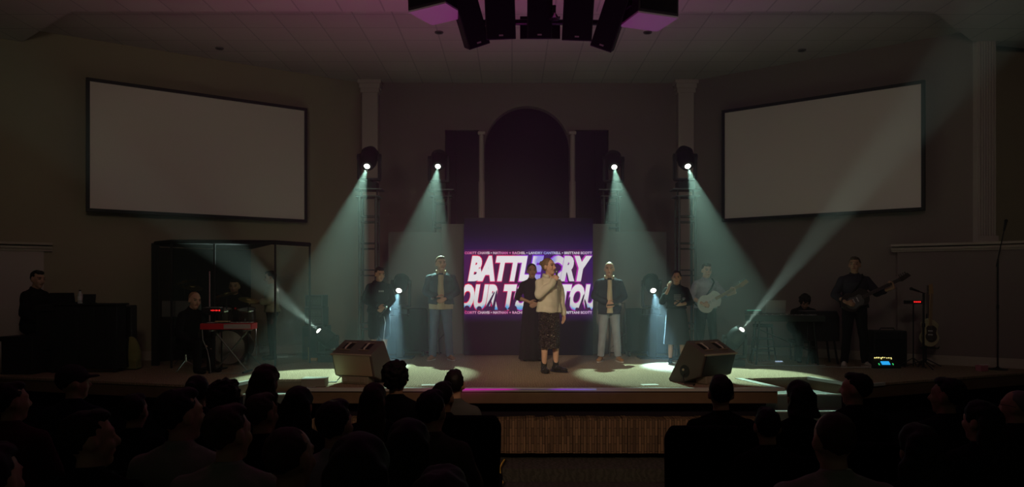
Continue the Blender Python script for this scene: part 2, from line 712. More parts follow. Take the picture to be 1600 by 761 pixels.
def stone_mat():
    mm = bpy.data.materials.new('split_stone')
    mm.use_nodes = True
    nt = mm.node_tree
    b = nt.nodes['Principled BSDF']
    b.inputs['Roughness'].default_value = 0.85
    tc = nt.nodes.new('ShaderNodeTexCoord')
    mp = nt.nodes.new('ShaderNodeMapping')
    mp.inputs['Rotation'].default_value = (PI / 2, 0, 0)
    br = nt.nodes.new('ShaderNodeTexBrick')
    br.inputs['Scale'].default_value = 1.0
    br.inputs['Brick Width'].default_value = 0.2
    br.inputs['Row Height'].default_value = 0.035
    br.inputs['Mortar Size'].default_value = 0.003
    br.inputs['Color1'].default_value = (0.30, 0.19, 0.11, 1)
    br.inputs['Color2'].default_value = (0.14, 0.09, 0.055, 1)
    br.inputs['Mortar'].default_value = (0.02, 0.015, 0.01, 1)
    sp = nt.nodes.new('ShaderNodeSeparateXYZ')
    cb = nt.nodes.new('ShaderNodeCombineXYZ')
    nt.links.new(tc.outputs['Object'], sp.inputs[0])
    nt.links.new(sp.outputs['Z'], cb.inputs['X'])
    nt.links.new(sp.outputs['X'], cb.inputs['Y'])
    nt.links.new(cb.outputs[0], br.inputs['Vector'])
    nt.links.new(br.outputs['Color'], b.inputs['Base Color'])
    bp = nt.nodes.new('ShaderNodeBump')
    bp.inputs['Strength'].default_value = 0.6
    bp.inputs['Distance'].default_value = 0.02
    nt.links.new(br.outputs['Color'], bp.inputs['Height'])
    nt.links.new(bp.outputs['Normal'], b.inputs['Normal'])
    return mm


m = MB()
random.seed(3)
x = -2.55
while x < 3.3:
    w = random.choice((0.06, 0.09, 0.12))
    m.box2((x, 9.60 + random.uniform(0, 0.02), 0.08), (min(x + w - 0.004, 3.3), 9.84, 0.52 + random.uniform(-0.012, 0.005)))
    x += w
struct(m, 'wall_stage_front', stone_mat())
# side steps in the two notches
for i, (xa, xb) in enumerate(((3.32, 4.62), (-3.7, -2.72))):
    m = MB()
    for k in range(4):
        d0 = 10.2 - 0.3 * k
        m.box2((xa, d0, -0.15), (xb, 10.9, 0.74 - 0.18 * k))
    struct(m, 'floor_steps_%d' % (i + 1), mat('step_paint', (0.12, 0.12, 0.11), 0.8))
    for k in range(4):
        d0 = 10.2 - 0.3 * k
        strip('trim_%d' % (20 + 4 * i + k), (xa, d0), (xb, d0), 0.745 - 0.18 * k, w=0.018, h=0.015)
# audience floor: low apron in front of the stage, sloping aisle, flat back
m = MB()
m.box2((-11, 9.1, -0.3), (11, 16.8, 0.0))
m.box2((-11, 9.1, 0.0), (11, 9.14, 0.006))
struct(m, 'floor_apron', M_house)


def zf(d):
    return -0.15 if d >= 9.1 else (-0.15 + (9.1 - d) * 0.128 if d > 4.8 else 0.40)


m = MB()
m.prismx([(-1, 0.40), (4.8, 0.40), (9.1, -0.15), (9.2, -0.15), (9.2, -0.4), (-1, -0.4)], -11, 11)
struct(m, 'floor', M_house)
# outer side walls of the house
for nm, xx in (('wall_house_left', -11.1), ('wall_house_right', 11.0)):
    m = MB()
    m.box2((xx, -1, -0.4), (xx + 0.1, 17, ZC))
    struct(m, nm, M_wall)
# taped cable run down the step
t = thing('floor_cable', 'pair of black cables with yellow tape running down the low step before the stage', 'cable', (0, 0, 0))
pts = [(X(788, 9.5), 9.45, 0.012), (X(784, 9.3), 9.25, 0.012), (X(781, 9.1), 9.085, 0.0), (X(782, 9.05), 9.08, -0.13), (X(786, 8.8), 8.8, -0.10), (X(780, 8.4), 8.4, -0.05), (X(768, 8.0), 8.0, 0.0)]
for k in (0, 1):
    m = MB()
    m.tube([(p[0] + 0.035 * k - 0.0175, p[1], p[2] + 0.012) for p in pts], 0.013, 6)
    m.build('cable', M_black, t, smooth=True)
m = MB()
m.tube([(p[0], p[1] - 0.004, p[2] + 0.022) for p in pts], 0.010, 6)
m.build('tape', mat('yellow_tape', (0.65, 0.45, 0.08), 0.6), t, smooth=True)

# --- recessed ceiling lights (switched off)
for px, py, where in ((56, 28, 'near the left corner of the ceiling'), (343, 75, 'above the left screen'), (686, 50, 'left of the hanging speakers'),
                      (1012, 50, 'right of the hanging speakers'), (1253, 78, 'above the right screen')):
    zc = ZC
    d = F * (zc - EYE) / (HOR - py)
    if d < 10.87 and py < 30:
        zc = ZF
        d = F * (zc - EYE) / (HOR - py)
    t = thing('downlight', 'unlit round recessed light %s' % where, 'ceiling light', (X(px, d), d, zc))
    m = MB()
    m.lathe([(0.05, -0.001), (0.05, -0.015), (0.068, -0.02), (0.072, -0.001)], 24, cap=False)
    m.build('trim_ring', mat('ring_grey', (0.12, 0.11, 0.10), 0.5), t, smooth=True)
    m = MB()
    m.cyl((0, 0, -0.012), (0, 0, -0.001), 0.05, n=24)
    m.build('lamp_well', mat('well_black', (0.02, 0.018, 0.015), 0.6), t)


# --- projection screens
def proj_screen(xa, da, xb, db, zt, zb, label):
    a, b = Vector((xa, da, 0)), Vector((xb, db, 0))
    ctr = (a + b) / 2
    u = (b - a).normalized()
    L = (b - a).length
    t = thing('projection_screen', label, 'screen', (ctr.x, ctr.y, zb), math.atan2(u.y, u.x), 'the two projection screens')
    H = zt - zb
    m = MB()
    m.box((0, 0.0, H / 2), (L, 0.03, H))
    m.build('screen_cloth', M_screen, t)
    m = MB()
    w = 0.055
    for c, s in (((0, -0.005, H + w / 2), (L + 2 * w, 0.08, w)), ((0, -0.005, -w / 2), (L + 2 * w, 0.08, w)),
                 ((-L / 2 - w / 2, -0.005, H / 2), (w, 0.08, H)), ((L / 2 + w / 2, -0.005, H / 2), (w, 0.08, H))):
        m.box(c, s)
    m.build('frame', M_black, t, bevel=0.006)
    for sx in (-1, 1):
        m = MB()
        m.box((sx * L * 0.35, 0.10, H * 0.9), (0.1, 0.2, 0.1))
        m.build('wall_bracket', M_blackm, t)


nl = Vector((1, -1.472)).normalized() * 0.0
da, db = 12.55, 14.67
proj_screen(X(140, da), da, X(475, db), db, (Z(129, da) + Z(172, db)) / 2, (Z(326, da) + Z(343, db)) / 2, 'large blank projection screen on the left wall beside the stage')
da, db = 14.72, 12.60
proj_screen(X(1133, da), da, X(1440, db), db, (Z(177, da) + Z(131, db)) / 2, (Z(342, da) + Z(324, db)) / 2, 'large blank projection screen on the right wall crossed by a light beam')

# ================================================================== LIGHTING RIG
M_lens = mat('lit_lens', (1, 1, 0.95), 0.3, emit=(1.0, 0.98, 0.86), es=6.0)


def truss_tower(label, x, d, h, group):
    t = thing('truss_tower', label, 'truss', (x, d, S), group=group)
    w = 0.145
    m = MB()
    for sx in (-1, 1):
        for sy in (-1, 1):
            m.cyl((sx * w, sy * w, 0.02), (sx * w, sy * w, h), 0.024, n=10)
    m.build('chord', M_alu, t, smooth=True)
    z = 0.15
    k = 0
    while z < h - 0.1:
        m = MB()
        for sx, sy, ex, ey in ((-1, -1, 1, -1), (-1, 1, 1, 1), (-1, -1, -1, 1), (1, -1, 1, 1)):
            m.cyl((sx * w, sy * w, z), (ex * w, ey * w, z), 0.011, n=6)
        m.build('brace', M_alu, t, smooth=True)
        z += 0.38 if k % 2 == 0 else 0.10
        k += 1
    m = MB()
    m.box((0, 0, 0.012), (0.62, 0.62, 0.024))
    m.build('base_plate', M_blackm, t, bevel=0.004)
    m = MB()
    m.box((0, 0, h + 0.01), (0.42, 0.42, 0.02))
    m.box((0, 0, h + 0.14), (0.50, 0.36, 0.025))
    for sx in (-1, 1):
        m.cyl((sx * 0.14, 0, h), (sx * 0.14, 0, h + 0.14), 0.018, n=8)
    m.build('top_plate', M_alu, t, bevel=0.003)
    return t


def moving_head(label, lens, target, power, col, angle, base_dir, group, base_z, sc=1.0, blend=0.35, lr=0.045, lens_m=None, cup=False):
    """lens: world point of the lens; base_z: height of what it stands on"""
    lens = Vector(lens)
    v = (Vector(target) - lens).normalized()
    q = v.to_track_quat('-Z', 'Y')
    R = q.to_matrix()
    piv = lens - v * 0.24 * sc
    t = thing('moving_head_light', label, 'stage light', (piv.x, piv.y, base_z), group=group)
    P = Vector((0, 0, piv.z - base_z))
    mb = MB()
    mb.box((0, 0, 0.06 * sc), (0.30 * sc, 0.26 * sc, 0.12 * sc))
    mb.box((0, -0.135 * sc, 0.065 * sc), (0.12 * sc, 0.01, 0.05 * sc))
    mb.build('base', M_black, t, bevel=0.012)
    mb = MB()
    mb.cyl((0, 0, 0.12 * sc), (0, 0, 0.17 * sc), 0.07 * sc)
    zb = 0.17 * sc
    mb.box((0, 0, zb), (0.40 * sc, 0.10 * sc, 0.05 * sc))
    for s in (-1, 1):
        mb.box((s * 0.185 * sc, 0, (zb + P.z + 0.06) / 2), (0.05 * sc, 0.12 * sc, P.z + 0.06 - zb))
        mb.cyl((s * 0.215 * sc, 0, P.z), (s * 0.15 * sc, 0, P.z), 0.07 * sc)
    mb.build('yoke', M_black, t, bevel=0.01)
    mb = MB()
    mb.M = Matrix.Translation(P) @ R.to_4x4()
    mb.lathe([(0.001, 0.22 * sc), (0.09 * sc, 0.21 * sc), (0.14 * sc, 0.14 * sc), (0.155 * sc, 0.0), (0.15 * sc, -0.12 * sc), (0.12 * sc, -0.20 * sc), (0.105 * sc, -0.225 * sc), (lr * 1.25, -0.225 * sc), (lr * 1.2, -0.20 * sc), (0.001, -0.20 * sc)], 24, cap=False)
    hd = mb.build('head', M_black, t, smooth=True)
    mb = MB()
    for k in range(5):
        mb.lathe([(0.158 * sc, 0.02 + k * 0.02), (0.164 * sc, 0.025 + k * 0.02), (0.158 * sc, 0.03 + k * 0.02)], 20, cap=False)
    mb.M = Matrix.Translation(P) @ R.to_4x4()
    mb.v = [mb.M @ p for p in mb.v]
    mb.build('cooling_fins', M_blackm, t, smooth=True)
    mb = MB()
    mb.M = Matrix.Translation(P) @ R.to_4x4()
    mb.ell((0, 0, -0.222 * sc), (lr, lr, lr * 0.55))
    mb.build('lens', lens_m or M_lens, t, smooth=True)
    l = lamp('beam', 'SPOT', P + v * (0.24 * sc + 0.035), None, power, col, parent=t, size=0.02, angle=angle, blend=blend)
    l.rotation_euler = q.to_euler()
    return t


TEAL = (0.56, 1.0, 0.79)
towers = []
dT = 13.6
hT = Z(309, dT) - S
for px, lab in ((577, 'aluminium truss tower at the far left of the stage lights'), (690, 'aluminium truss tower behind the man in the denim jacket'),
                (954, 'aluminium truss tower behind the man in the blazer'), (1071, 'aluminium truss tower at the far right of the stage lights')):
    dd = dT if px in (577, 1071) else 14.9
    truss_tower(lab, X(px, dd), dd, (hT if dd == dT else Z(309, dd) - S), 'truss towers carrying the moving heads')
for i, (px, py, tx, ty, dd, lab) in enumerate((
        (573, 261, 482, 588, 13.45, 'moving head light on the outermost left truss tower'),
        (684, 261, 634, 582, 14.75, 'moving head light on the inner left truss tower'),
        (960, 262, 1010, 582, 14.75, 'moving head light on the inner right truss tower'),
        (1075, 261, 1176, 586, 13.45, 'moving head light on the outermost right truss tower'))):
    dt_ = D(ty)
    moving_head(lab, W(px, py, dd), (X(tx, dt_), dt_, S), 2150, TEAL, 26.5, 0, 'moving heads on the truss towers', Z(309, dd + 0.15) + 0.155, blend=0.4, lr=0.052)
# lower heads on short flight cases behind the singers
BLUE = (0.42, 0.82, 1.0)
for px, py, tx, ty, lab in ((623, 455, 590, 575, 'low moving head light behind the person in black shorts, beam pointing down'),
                            (1021, 455, 1050, 575, 'low moving head light beside the woman in the long skirt, beam pointing down')):
    dd = 13.5
    lens = W(px, py, dd)
    bz = lens.z - 0.42
    t = thing('light_stand', 'black square pedestal under the low moving head light %s' % ('left of the video wall' if px < 800 else 'right of the video wall'), 'stand', (lens.x, dd + 0.12, S), group='pedestals of the low moving heads')
    m = MB()
    m.box((0, 0, 0.015), (0.5, 0.4, 0.03))
    m.build('base', M_blackm, t)
    m = MB()
    m.box((0, 0, (bz - S) / 2), (0.12, 0.12, bz - S - 0.03))
    m.build('post', M_blackm, t)
    m = MB()
    m.box((0, 0, bz - S - 0.01), (0.34, 0.3, 0.02))
    m.build('top_plate', M_blackm, t)
    dt_ = 12.3
    moving_head(lab, lens, (X(tx, dt_), dt_, S), 1500, BLUE, 38, 0, 'low moving heads on pedestals', bz, sc=0.85, blend=0.6, lr=0.05)
# the two floor heads
for (px, py, tgt, pw, an, lab) in ((497, 516, (-4.9, 12.0, 3.1), 1500, 20, 'floor moving head light beside the drum enclosure, beam to the upper left'),
                                   (1160, 514, tuple(W(1640, -76, 9.0)), 2000, 12, 'floor moving head light by the keyboards, beam to the right screen')):
    dd = 12.9 if px < 800 else 12.15
    lens = W(px, py, dd)
    moving_head(lab, lens, tgt, pw, (0.72, 1.0, 0.84), an, 0, 'moving heads standing on the stage floor', S, sc=0.9, blend=0.6, lr=0.045)

# ================================================================== VIDEO WALL
def led_mat(name, base, strength=1.0):
    mm = bpy.data.materials.new(name)
    mm.use_nodes = True
    nt = mm.node_tree
    b = nt.nodes['Principled BSDF']
    b.inputs['Base Color'].default_value = (0.01, 0.01, 0.012, 1)
    b.inputs['Roughness'].default_value = 0.8
    b.inputs['Specular IOR Level'].default_value = 0.05
    b.inputs['Emission Strength'].default_value = strength
    b.inputs['Emission Color'].default_value = (*base, 1)
    return mm, nt, b


def ramp_mat(name, stops, axis='X', strength=1.0, scale=1.0, off=0.0, noise_amt=0.0, nsc=2.0):
    mm, nt, b = led_mat(name, (1, 1, 1), strength)
    tc = nt.nodes.new('ShaderNodeTexCoord')
    sp = nt.nodes.new('ShaderNodeSeparateXYZ')
    ma = nt.nodes.new('ShaderNodeMath')
    ma.operation = 'MULTIPLY_ADD'
    ma.inputs[1].default_value = scale
    ma.inputs[2].default_value = off
    nt.links.new(tc.outputs['Object'], sp.inputs[0])
    nt.links.new(sp.outputs[axis], ma.inputs[0])
    src = ma.outputs[0]
    if noise_amt:
        n = nt.nodes.new('ShaderNodeTexNoise')
        n.inputs['Scale'].default_value = nsc
        n.inputs['Detail'].default_value = 2
        nt.links.new(tc.outputs['Object'], n.inputs['Vector'])
        m2 = nt.nodes.new('ShaderNodeMath')
        m2.operation = 'MULTIPLY_ADD'
        m2.inputs[1].default_value = noise_amt
        nt.links.new(n.outputs['Fac'], m2.inputs[0])
        nt.links.new(src, m2.inputs[2])
        src = m2.outputs[0]
    cr = nt.nodes.new('ShaderNodeValToRGB')
    el = cr.color_ramp.elements
    el[0].position, el[0].color = stops[0][0], (*stops[0][1], 1)
    el[1].position, el[1].color = stops[-1][0], (*stops[-1][1], 1)
    for p, c in stops[1:-1]:
        e = el.new(p)
        e.color = (*c, 1)
    nt.links.new(src, cr.inputs[0])
    nt.links.new(cr.outputs[0], b.inputs['Emission Color'])
    return mm


dV = 14.2
vx0, vx1 = X(725, dV), X(926.5, dV)
vz1 = Z(340, dV)
vw = vx1 - vx0
vcx = (vx0 + vx1) / 2
tv = thing('video_wall', 'tall black video wall showing bold white italic lettering with purple glow', 'video wall', (vcx, dV, S))
m = MB()
m.box((0, 0.07, (vz1 - S) / 2 + 0.01), (vw, 0.10, vz1 - S - 0.02))
m.build('cabinet', M_black, tv, bevel=0.004)
m = MB()
for k in range(1, 5):
    m.box((-vw / 2 + vw * k / 5, 0.16, (vz1 - S) / 2), (0.04, 0.08, vz1 - S))
m.box((0, 0.22, 0.03), (vw, 0.4, 0.05))
m.build('support_frame', M_blackm, tv)


def lz(py): return Z(py, dV) - S
def lxx(px): return X(px, dV) - vcx


# tile face emits a faint violet fading upward; the lit picture below
m = MB()
m.box2((-vw / 2, 0.012, lz(555)), (vw / 2, 0.02, lz(341)))
m.build('tile_face', ramp_mat('tile_violet_fade', [(0.0, (0.001, 0.0007, 0.002)), (0.24, (0.002, 0.001, 0.004)), (0.29, (0.02, 0.003, 0.04)), (0.32, (0.05, 0.006, 0.09)), (0.74, (0.035, 0.004, 0.09)), (0.78, (0.016, 0.003, 0.045)), (0.88, (0.004, 0.001, 0.014)), (1.0, (0.001, 0.0005, 0.003))], 'Z', 1.0, 1 / lz(341)), tv)
m = MB()
m.box2((lxx(725), 0.0, lz(492)), (lxx(926), 0.011, lz(390)))
m.build('picture', ramp_mat('screen_picture', [(0.0, (0.05, 0.006, 0.07)), (0.22, (0.09, 0.005, 0.06)), (0.4, (0.03, 0.004, 0.03)), (0.55, (0.05, 0.010, 0.13)), (0.72, (0.030, 0.004, 0.06)), (0.85, (0.06, 0.005, 0.06)), (1.0, (0.03, 0.006, 0.09))], 'X', 1.0, 1 / vw, 0.32, 0.35, 2.2), tv)


def text_mesh(s, x0, x1, z0, z1, shear, off, y, name, mt, clip=None, bold=0.03, sx_gap=1.0):
    cu = bpy.data.curves.new('t', 'FONT')
    cu.body = s
    cu.size = 1.0
    cu.shear = shear
    cu.offset = bold + off
    cu.space_character = sx_gap
    cu.resolution_u = 4
    o = bpy.data.objects.new('t', cu)
    COL.objects.link(o)
    dg = bpy.context.evaluated_depsgraph_get()
    me = bpy.data.meshes.new_from_object(o.evaluated_get(dg))
    bpy.data.objects.remove(o)
    # extents from the lettering without its outline
    xs = [v.co.x for v in me.vertices]
    ys = [v.co.y for v in me.vertices]
    a, b, c, e = min(xs) + off, max(xs) - off, min(ys) + off, max(ys) - off
    for v in me.vertices:
        x = x0 + (v.co.x - a) / (b - a) * (x1 - x0)
        z = z0 + (v.co.y - c) / (e - c) * (z1 - z0)
        if clip:
            x = min(max(x, clip[0]), clip[1])
        v.co = (x, y, z)
    me.name = name
    me.materials.clear()
    me.materials.append(mt)
    ob = bpy.data.objects.new(name, me)
    COL.objects.link(ob)
    ob.parent = tv
    return ob


halo = ramp_mat('letter_glow', [(0.0, (0.75, 0.0, 0.03)), (0.15, (0.62, 0.005, 0.10)), (0.35, (0.55, 0.01, 0.12)), (0.5, (0.25, 0.03, 0.75)), (0.62, (0.16, 0.03, 0.70)), (0.75, (0.35, 0.02, 0.55)), (0.9, (0.45, 0.02, 0.30)), (1.0, (0.25, 0.03, 0.55))], 'X', 1.0, 1 / vw, 0.45, 0.08, 3.0)
wht = ramp_mat('letter_white', [(0.0, (0.80, 0.78, 0.80)), (0.48, (0.80, 0.78, 0.80)), (0.53, (0.32, 0.30, 0.75)), (0.66, (0.30, 0.30, 0.72)), (0.70, (0.62, 0.60, 0.64)), (1.0, (0.80, 0.78, 0.80))], 'X', 1.0, 1 / vw, 0.40, 0.15, 4.0)
wht2 = ramp_mat('letter_white_low', [(0.0, (0.05, 0.22, 0.60)), (0.16, (0.12, 0.38, 0.68)), (0.30, (0.62, 0.61, 0.62)), (1.0, (0.80, 0.78, 0.80))], 'Z', 1.0, 1 / 0.42, -(lz(483)) / 0.42 - 0.16, 0.55, 6.0)
cyan = ramp_mat('letter_names', [(0.0, (0.60, 0.06, 0.25)), (0.2, (0.60, 0.55, 0.60)), (0.35, (0.58, 0.10, 0.35)), (0.5, (0.6, 0.58, 0.6)), (0.62, (0.25, 0.30, 0.66)), (0.8, (0.62, 0.6, 0.62)), (1.0, (0.55, 0.35, 0.6))], 'X', 1.0, 1 / vw, 0.42, 0.16, 5.0)
cl = (-vw / 2 + 0.002, vw / 2 - 0.002)
for off, y, mt, nm in ((0.032, -0.002, halo, 'lettering_glow'), (0.0, -0.005, wht, 'lettering')):
    text_mesh('BATTLE CRY', lxx(731), lxx(925), lz(440), lz(399.5), 0.28, off, y, nm, mt, clip=cl, bold=0.062, sx_gap=1.04)
for off, y, mt, nm in ((0.032, -0.002, halo, 'lettering_glow'), (0.0, -0.005, wht2, 'lettering')):
    text_mesh('OUR TOUR TOU', lxx(717), lxx(936), lz(484.5), lz(444), 0.28, off, y, nm, mt, clip=cl, bold=0.062, sx_gap=1.04)
for z0_, z1_ in ((397.3, 393.2), (490.4, 486.2)):
    text_mesh('CORTT CHAVIS \u2022 NATHAN + RACHEL \u2022 LANDRY CANTRELL \u2022 BRITTANI SCOTT', lxx(726), lxx(925), lz(z0_), lz(z1_), 0.0, 0, -0.006, 'name_line', cyan, bold=0.045, sx_gap=1.04)
# crowd silhouette in the picture: raised arms and heads along the lower edge
m = MB()
sil = mat('picture_silhouette', (0.01, 0.005, 0.012), 0.6, emit=(0.035, 0.005, 0.05), es=1.0)
random.seed(11)
for k in range(11):
    px = 730 + k * 19 + random.uniform(-3, 3)
    if 812 < px < 885:
        continue
    h = random.uniform(1, 5)
    c = Vector((lxx(px), -0.008, lz(484.8)))
    r = random.uniform(0.035, 0.06)
    pts = [(c.x + r * math.cos(a), c.z + h * 0.006 + (r * 1.2) * math.sin(a)) for a in [PI * j / 10 for j in range(11)]]
    pts = [(min(max(p[0], cl[0]), cl[1]), p[1]) for p in pts]
    m.prismy([(pts[-1][0], c.z - 0.005)] + pts[::-1] + [(pts[0][0], c.z - 0.005)], -0.0085, -0.0075)
for bx, by, ex, ey in ((758, 486, 772, 458), (770, 486, 776, 456), (801, 484, 808, 452), (795, 484, 806, 470), (905, 486, 912, 462), (917, 486, 914, 470), (887, 484, 890, 466)):
    a, b = Vector((lxx(bx), lz(by))), Vector((lxx(ex), lz(ey)))
    u = (b - a).normalized()
    n = Vector((-u.y, u.x))
    m.prismy([(a + n * 0.03)[:], (a - n * 0.03)[:], (b - n * 0.012)[:], (b + u * 0.04)[:], (b + n * 0.012)[:]], -0.0095, -0.009)
m.build('crowd_silhouette', sil, tv)

tl = LIPGLOW.build('lip_glow_strip', ramp_mat('lip_glow', [(0.0, (0.30, 0.05, 0.20)), (0.05, (0.45, 0.02, 0.28)), (0.42, (0.38, 0.02, 0.26)), (0.52, (0.06, 0.04, 0.05)), (0.68, (0.08, 0.05, 0.08)), (0.76, (0.20, 0.05, 0.40)), (0.92, (0.16, 0.10, 0.38)), (1.0, (0.12, 0.12, 0.2))], 'X', 1.0, 1 / (X(932, 9.55) - X(688, 9.55)), -X(688, 9.55) / (X(932, 9.55) - X(688, 9.55))))
tag(tl, 'thin added strip glowing magenta and violet along the front lip of the stage', 'light strip')

# grey flats either side of the wall
M_flat = mat('flat_paint', (0.24, 0.23, 0.22), 0.8, var=0.08, vscale=2)
for (pa, pb, pt, dd, lab) in ((607, 725, 363, 14.62, 'wide grey stage flat left of the video wall'), (690, 725, 350, 14.52, 'narrow taller grey panel at the left edge of the video wall'),
                              (926, 1041, 362, 14.62, 'wide grey stage flat right of the video wall'), (926, 951, 350, 14.52, 'narrow taller grey panel at the right edge of the video wall')):
    xa, xb, zt = X(pa, dd), X(pb, dd), Z(pt, dd)
    t = thing('stage_flat', lab, 'stage flat', ((xa + xb) / 2, dd, S), group='grey flats beside the video wall')
    w, h = xb - xa, zt - S
    m = MB()
    m.box((0, 0, h / 2), (w, 0.03, h))
    m.build('panel', M_flat, t, bevel=0.003)
    m = MB()
    for s in (-1, 1):
        m.box((s * (w / 2 - 0.04), 0.04, h / 2), (0.05, 0.05, h))
    m.box((0, 0.04, h - 0.04), (w - 0.08, 0.05, 0.05))
    m.build('frame', M_flat, t)

# ================================================================== HAZE
def haze():
    mm = bpy.data.materials.new('haze')
    mm.use_nodes = True
    nt = mm.node_tree
    nt.nodes.remove(nt.nodes['Principled BSDF'])
    v = nt.nodes.new('ShaderNodeVolumeScatter')
    v.inputs['Color'].default_value = (0.9, 0.95, 0.95, 1)
    v.inputs['Density'].default_value = HAZE
    v.inputs['Anisotropy'].default_value = 0.0
    nt.links.new(v.outputs[0], nt.nodes['Material Output'].inputs['Volume'])
    mb = MB()
    mb.prism([(-7.6, 9.0), (8.2, 9.0), (8.2, 12.0), (3.9, 15.45), (-3.6, 15.45), (-7.6, 12.6)], S + 0.004, S + 4.9)
    o = mb.build('haze', mm)
    tag(o, 'thin smoky haze drifting over the stage that shows the light beams', 'haze')
    o['kind'] = 'stuff'


HAZE = 0.022
haze()


# ================================================================== HANGING SPEAKERS
dC = 9.0
zr = Z(18, dC)


def hung_cabinet(label, px, py_bot, w, h, roll, yaw, tilt, dep=0.42, dd=dC, brand=False):
    bot = W(px, py_bot, dd)
    t = thing('hanging_speaker', label, 'speaker', bot, group='speaker cabinets of the ceiling cluster')
    t.rotation_euler = (math.radians(tilt), math.radians(roll), math.radians(yaw))
    m = MB()
    tp = 0.72
    m.prism([(-w / 2, 0), (w / 2, 0), (w / 2 * tp, dep), (-w / 2 * tp, dep)], 0, h)
    m.build('cabinet', M_black, t, bevel=0.008)
    m = MB()
    m.box((0, -0.008, h / 2), (w - 0.03, 0.012, h - 0.03))
    m.build('grille', M_blackf, t)
    m = MB()
    m.box((0, -0.016, 0.05), (0.05, 0.004, 0.018))
    m.build('badge', mat('badge', (0.35, 0.33, 0.3), 0.4, metal=0.5), t)
    m = MB()
    for s in (-1, 1):
        m.box((s * w * 0.32, dep * 0.5, h + 0.02), (0.03, 0.10, 0.05))
    m.build('fly_point', M_blackm, t)
    return t


hung_cabinet('black hanging speaker, outermost left of the five upright cabinets', 750, 73, 0.27, 0.62, -21, 10, 20)
hung_cabinet('black hanging speaker second from left in the ceiling cluster', 783, 62, 0.36, 0.62, -4, 6, 20)
hung_cabinet('black hanging speaker in the centre of the ceiling cluster', 843, 61, 0.30, 0.60, 0, 0, 20)
hung_cabinet('black hanging speaker second from right in the ceiling cluster', 901, 64, 0.36, 0.62, 4, -6, 20)
hung_cabinet('black hanging speaker, outermost right of the five upright cabinets', 938, 77, 0.27, 0.62, 22, -10, 20)
t = thing('rigging_bar', 'black horizontal bar carrying the ceiling speaker cluster', 'rigging', (X(845, dC), dC + 0.35, zr))
m = MB()
m.tube([(X(730, dC) - X(845, dC), 0.15, 0.04), (X(780, dC) - X(845, dC), 0.02, 0), (X(910, dC) - X(845, dC), 0.02, 0), (X(960, dC) - X(845, dC), 0.15, 0.04)], 0.035, 10)
m.build('bar', M_blackm, t, smooth=True)
for s in (-0.6, 0.6, 0):
    m = MB()
    m.cyl((s, 0.02, 0), (s, 0.02, ZF - zr), 0.008, n=8)
    m.build('hanging_cable', M_blackm, t, smooth=True)
t = thing('junction_plate', 'black square bracket plate behind the centre hanging speaker', 'rigging', (X(846, dC), dC - 0.06 + 0.5, Z(42, dC)))
m = MB()
m.box((0, 0, 0.14), (0.5, 0.03, 0.28))
m.build('plate', M_black, t, bevel=0.004)
# small clamp light with a shiny reflector right of the centre speaker
t = thing('clamp_light', 'small shiny lamp clamped between the centre and right hanging speakers', 'lamp', (X(866, 8.85), 8.85, Z(30, 8.85)))
m = MB()
m.lathe([(0.02, 0.07), (0.035, 0.05), (0.065, 0.0), (0.06, 0.0), (0.03, 0.045)], 18, cap=False)
m.build('reflector', M_chrome, t, smooth=True)
m = MB()
m.cyl((0, 0, 0.06), (0, 0, 0.16), 0.02, n=10)
m.tube([(0, 0, 0.15), (0.02, 0.1, 0.19), (0.0, 0.3, 0.20)], 0.012, 6)
m.build('arm', M_blackm, t, smooth=True)


def big_box(label, quad, dd, h, yaw, tilt, roll, w, dep, mt):
    cxp = sum(q[0] for q in quad) / 4
    cyp = sum(q[1] for q in quad) / 4
    t = thing('hanging_subwoofer', label, 'speaker', W(cxp, cyp, dd), group='two flat wide cabinets of the ceiling cluster')
    t.rotation_euler = (math.radians(tilt), math.radians(roll), math.radians(yaw))
    m = MB()
    m.box((0, 0, h / 2 + 0.01), (w, dep, h))
    m.build('cabinet', M_black, t, bevel=0.01)
    m = MB()
    m.box((0, 0, 0.0), (w * 0.99, dep * 0.98, 0.02))
    m.build('underside_panel', mt, t)
    m = MB()
    for s in (-1, 1):
        m.box((s * w * 0.5 + s * 0.01, 0, h * 0.6), (0.03, 0.18, 0.05))
    m.build('handle', M_blackm, t, bevel=0.005)
    m = MB()
    m.box((0, -dep / 2 - 0.006, h / 2 + 0.01), (w - 0.06, 0.012, h - 0.06))
    m.build('grille', M_blackf, t)
    for s in (-1, 1):
        m = MB()
        m.cyl((s * w * 0.3, 0, h), (s * w * 0.3, 0, h + 0.75), 0.008, n=6)
        m.build('hanging_cable', M_blackm, t)
    return t


M_under = mat('underside_panel', (0.45, 0.42, 0.44), 0.7)
big_box('flat wide hanging cabinet with magenta lit underside at the left of the cluster', [(641, 22), (670, 7), (730, 22), (700, 36)], 8.9, 0.24, -28, 0, -2, 0.52, 0.50, M_under)
big_box('flat wide hanging cabinet with grey underside at the right of the cluster', [(970, 30), (1035, 22), (1056, 37), (990, 46)], 8.9, 0.24, 18, 0, 1, 0.52, 0.50, M_under)
t = thing('cable_loop', 'loose black cables looped on top of the right flat hanging cabinet', 'cable', (X(1000, 8.9), 8.9, Z(8, 8.9)))
for k in range(3):
    m = MB()
    m.tube([(0.06 * k - 0.1 + 0.07 * math.cos(a), 0.02 * k, 0.07 + 0.06 * math.sin(a)) for a in [2 * PI * j / 14 * 0.9 for j in range(15)]], 0.008, 6)
    m.build('cable', M_black, t, smooth=True)


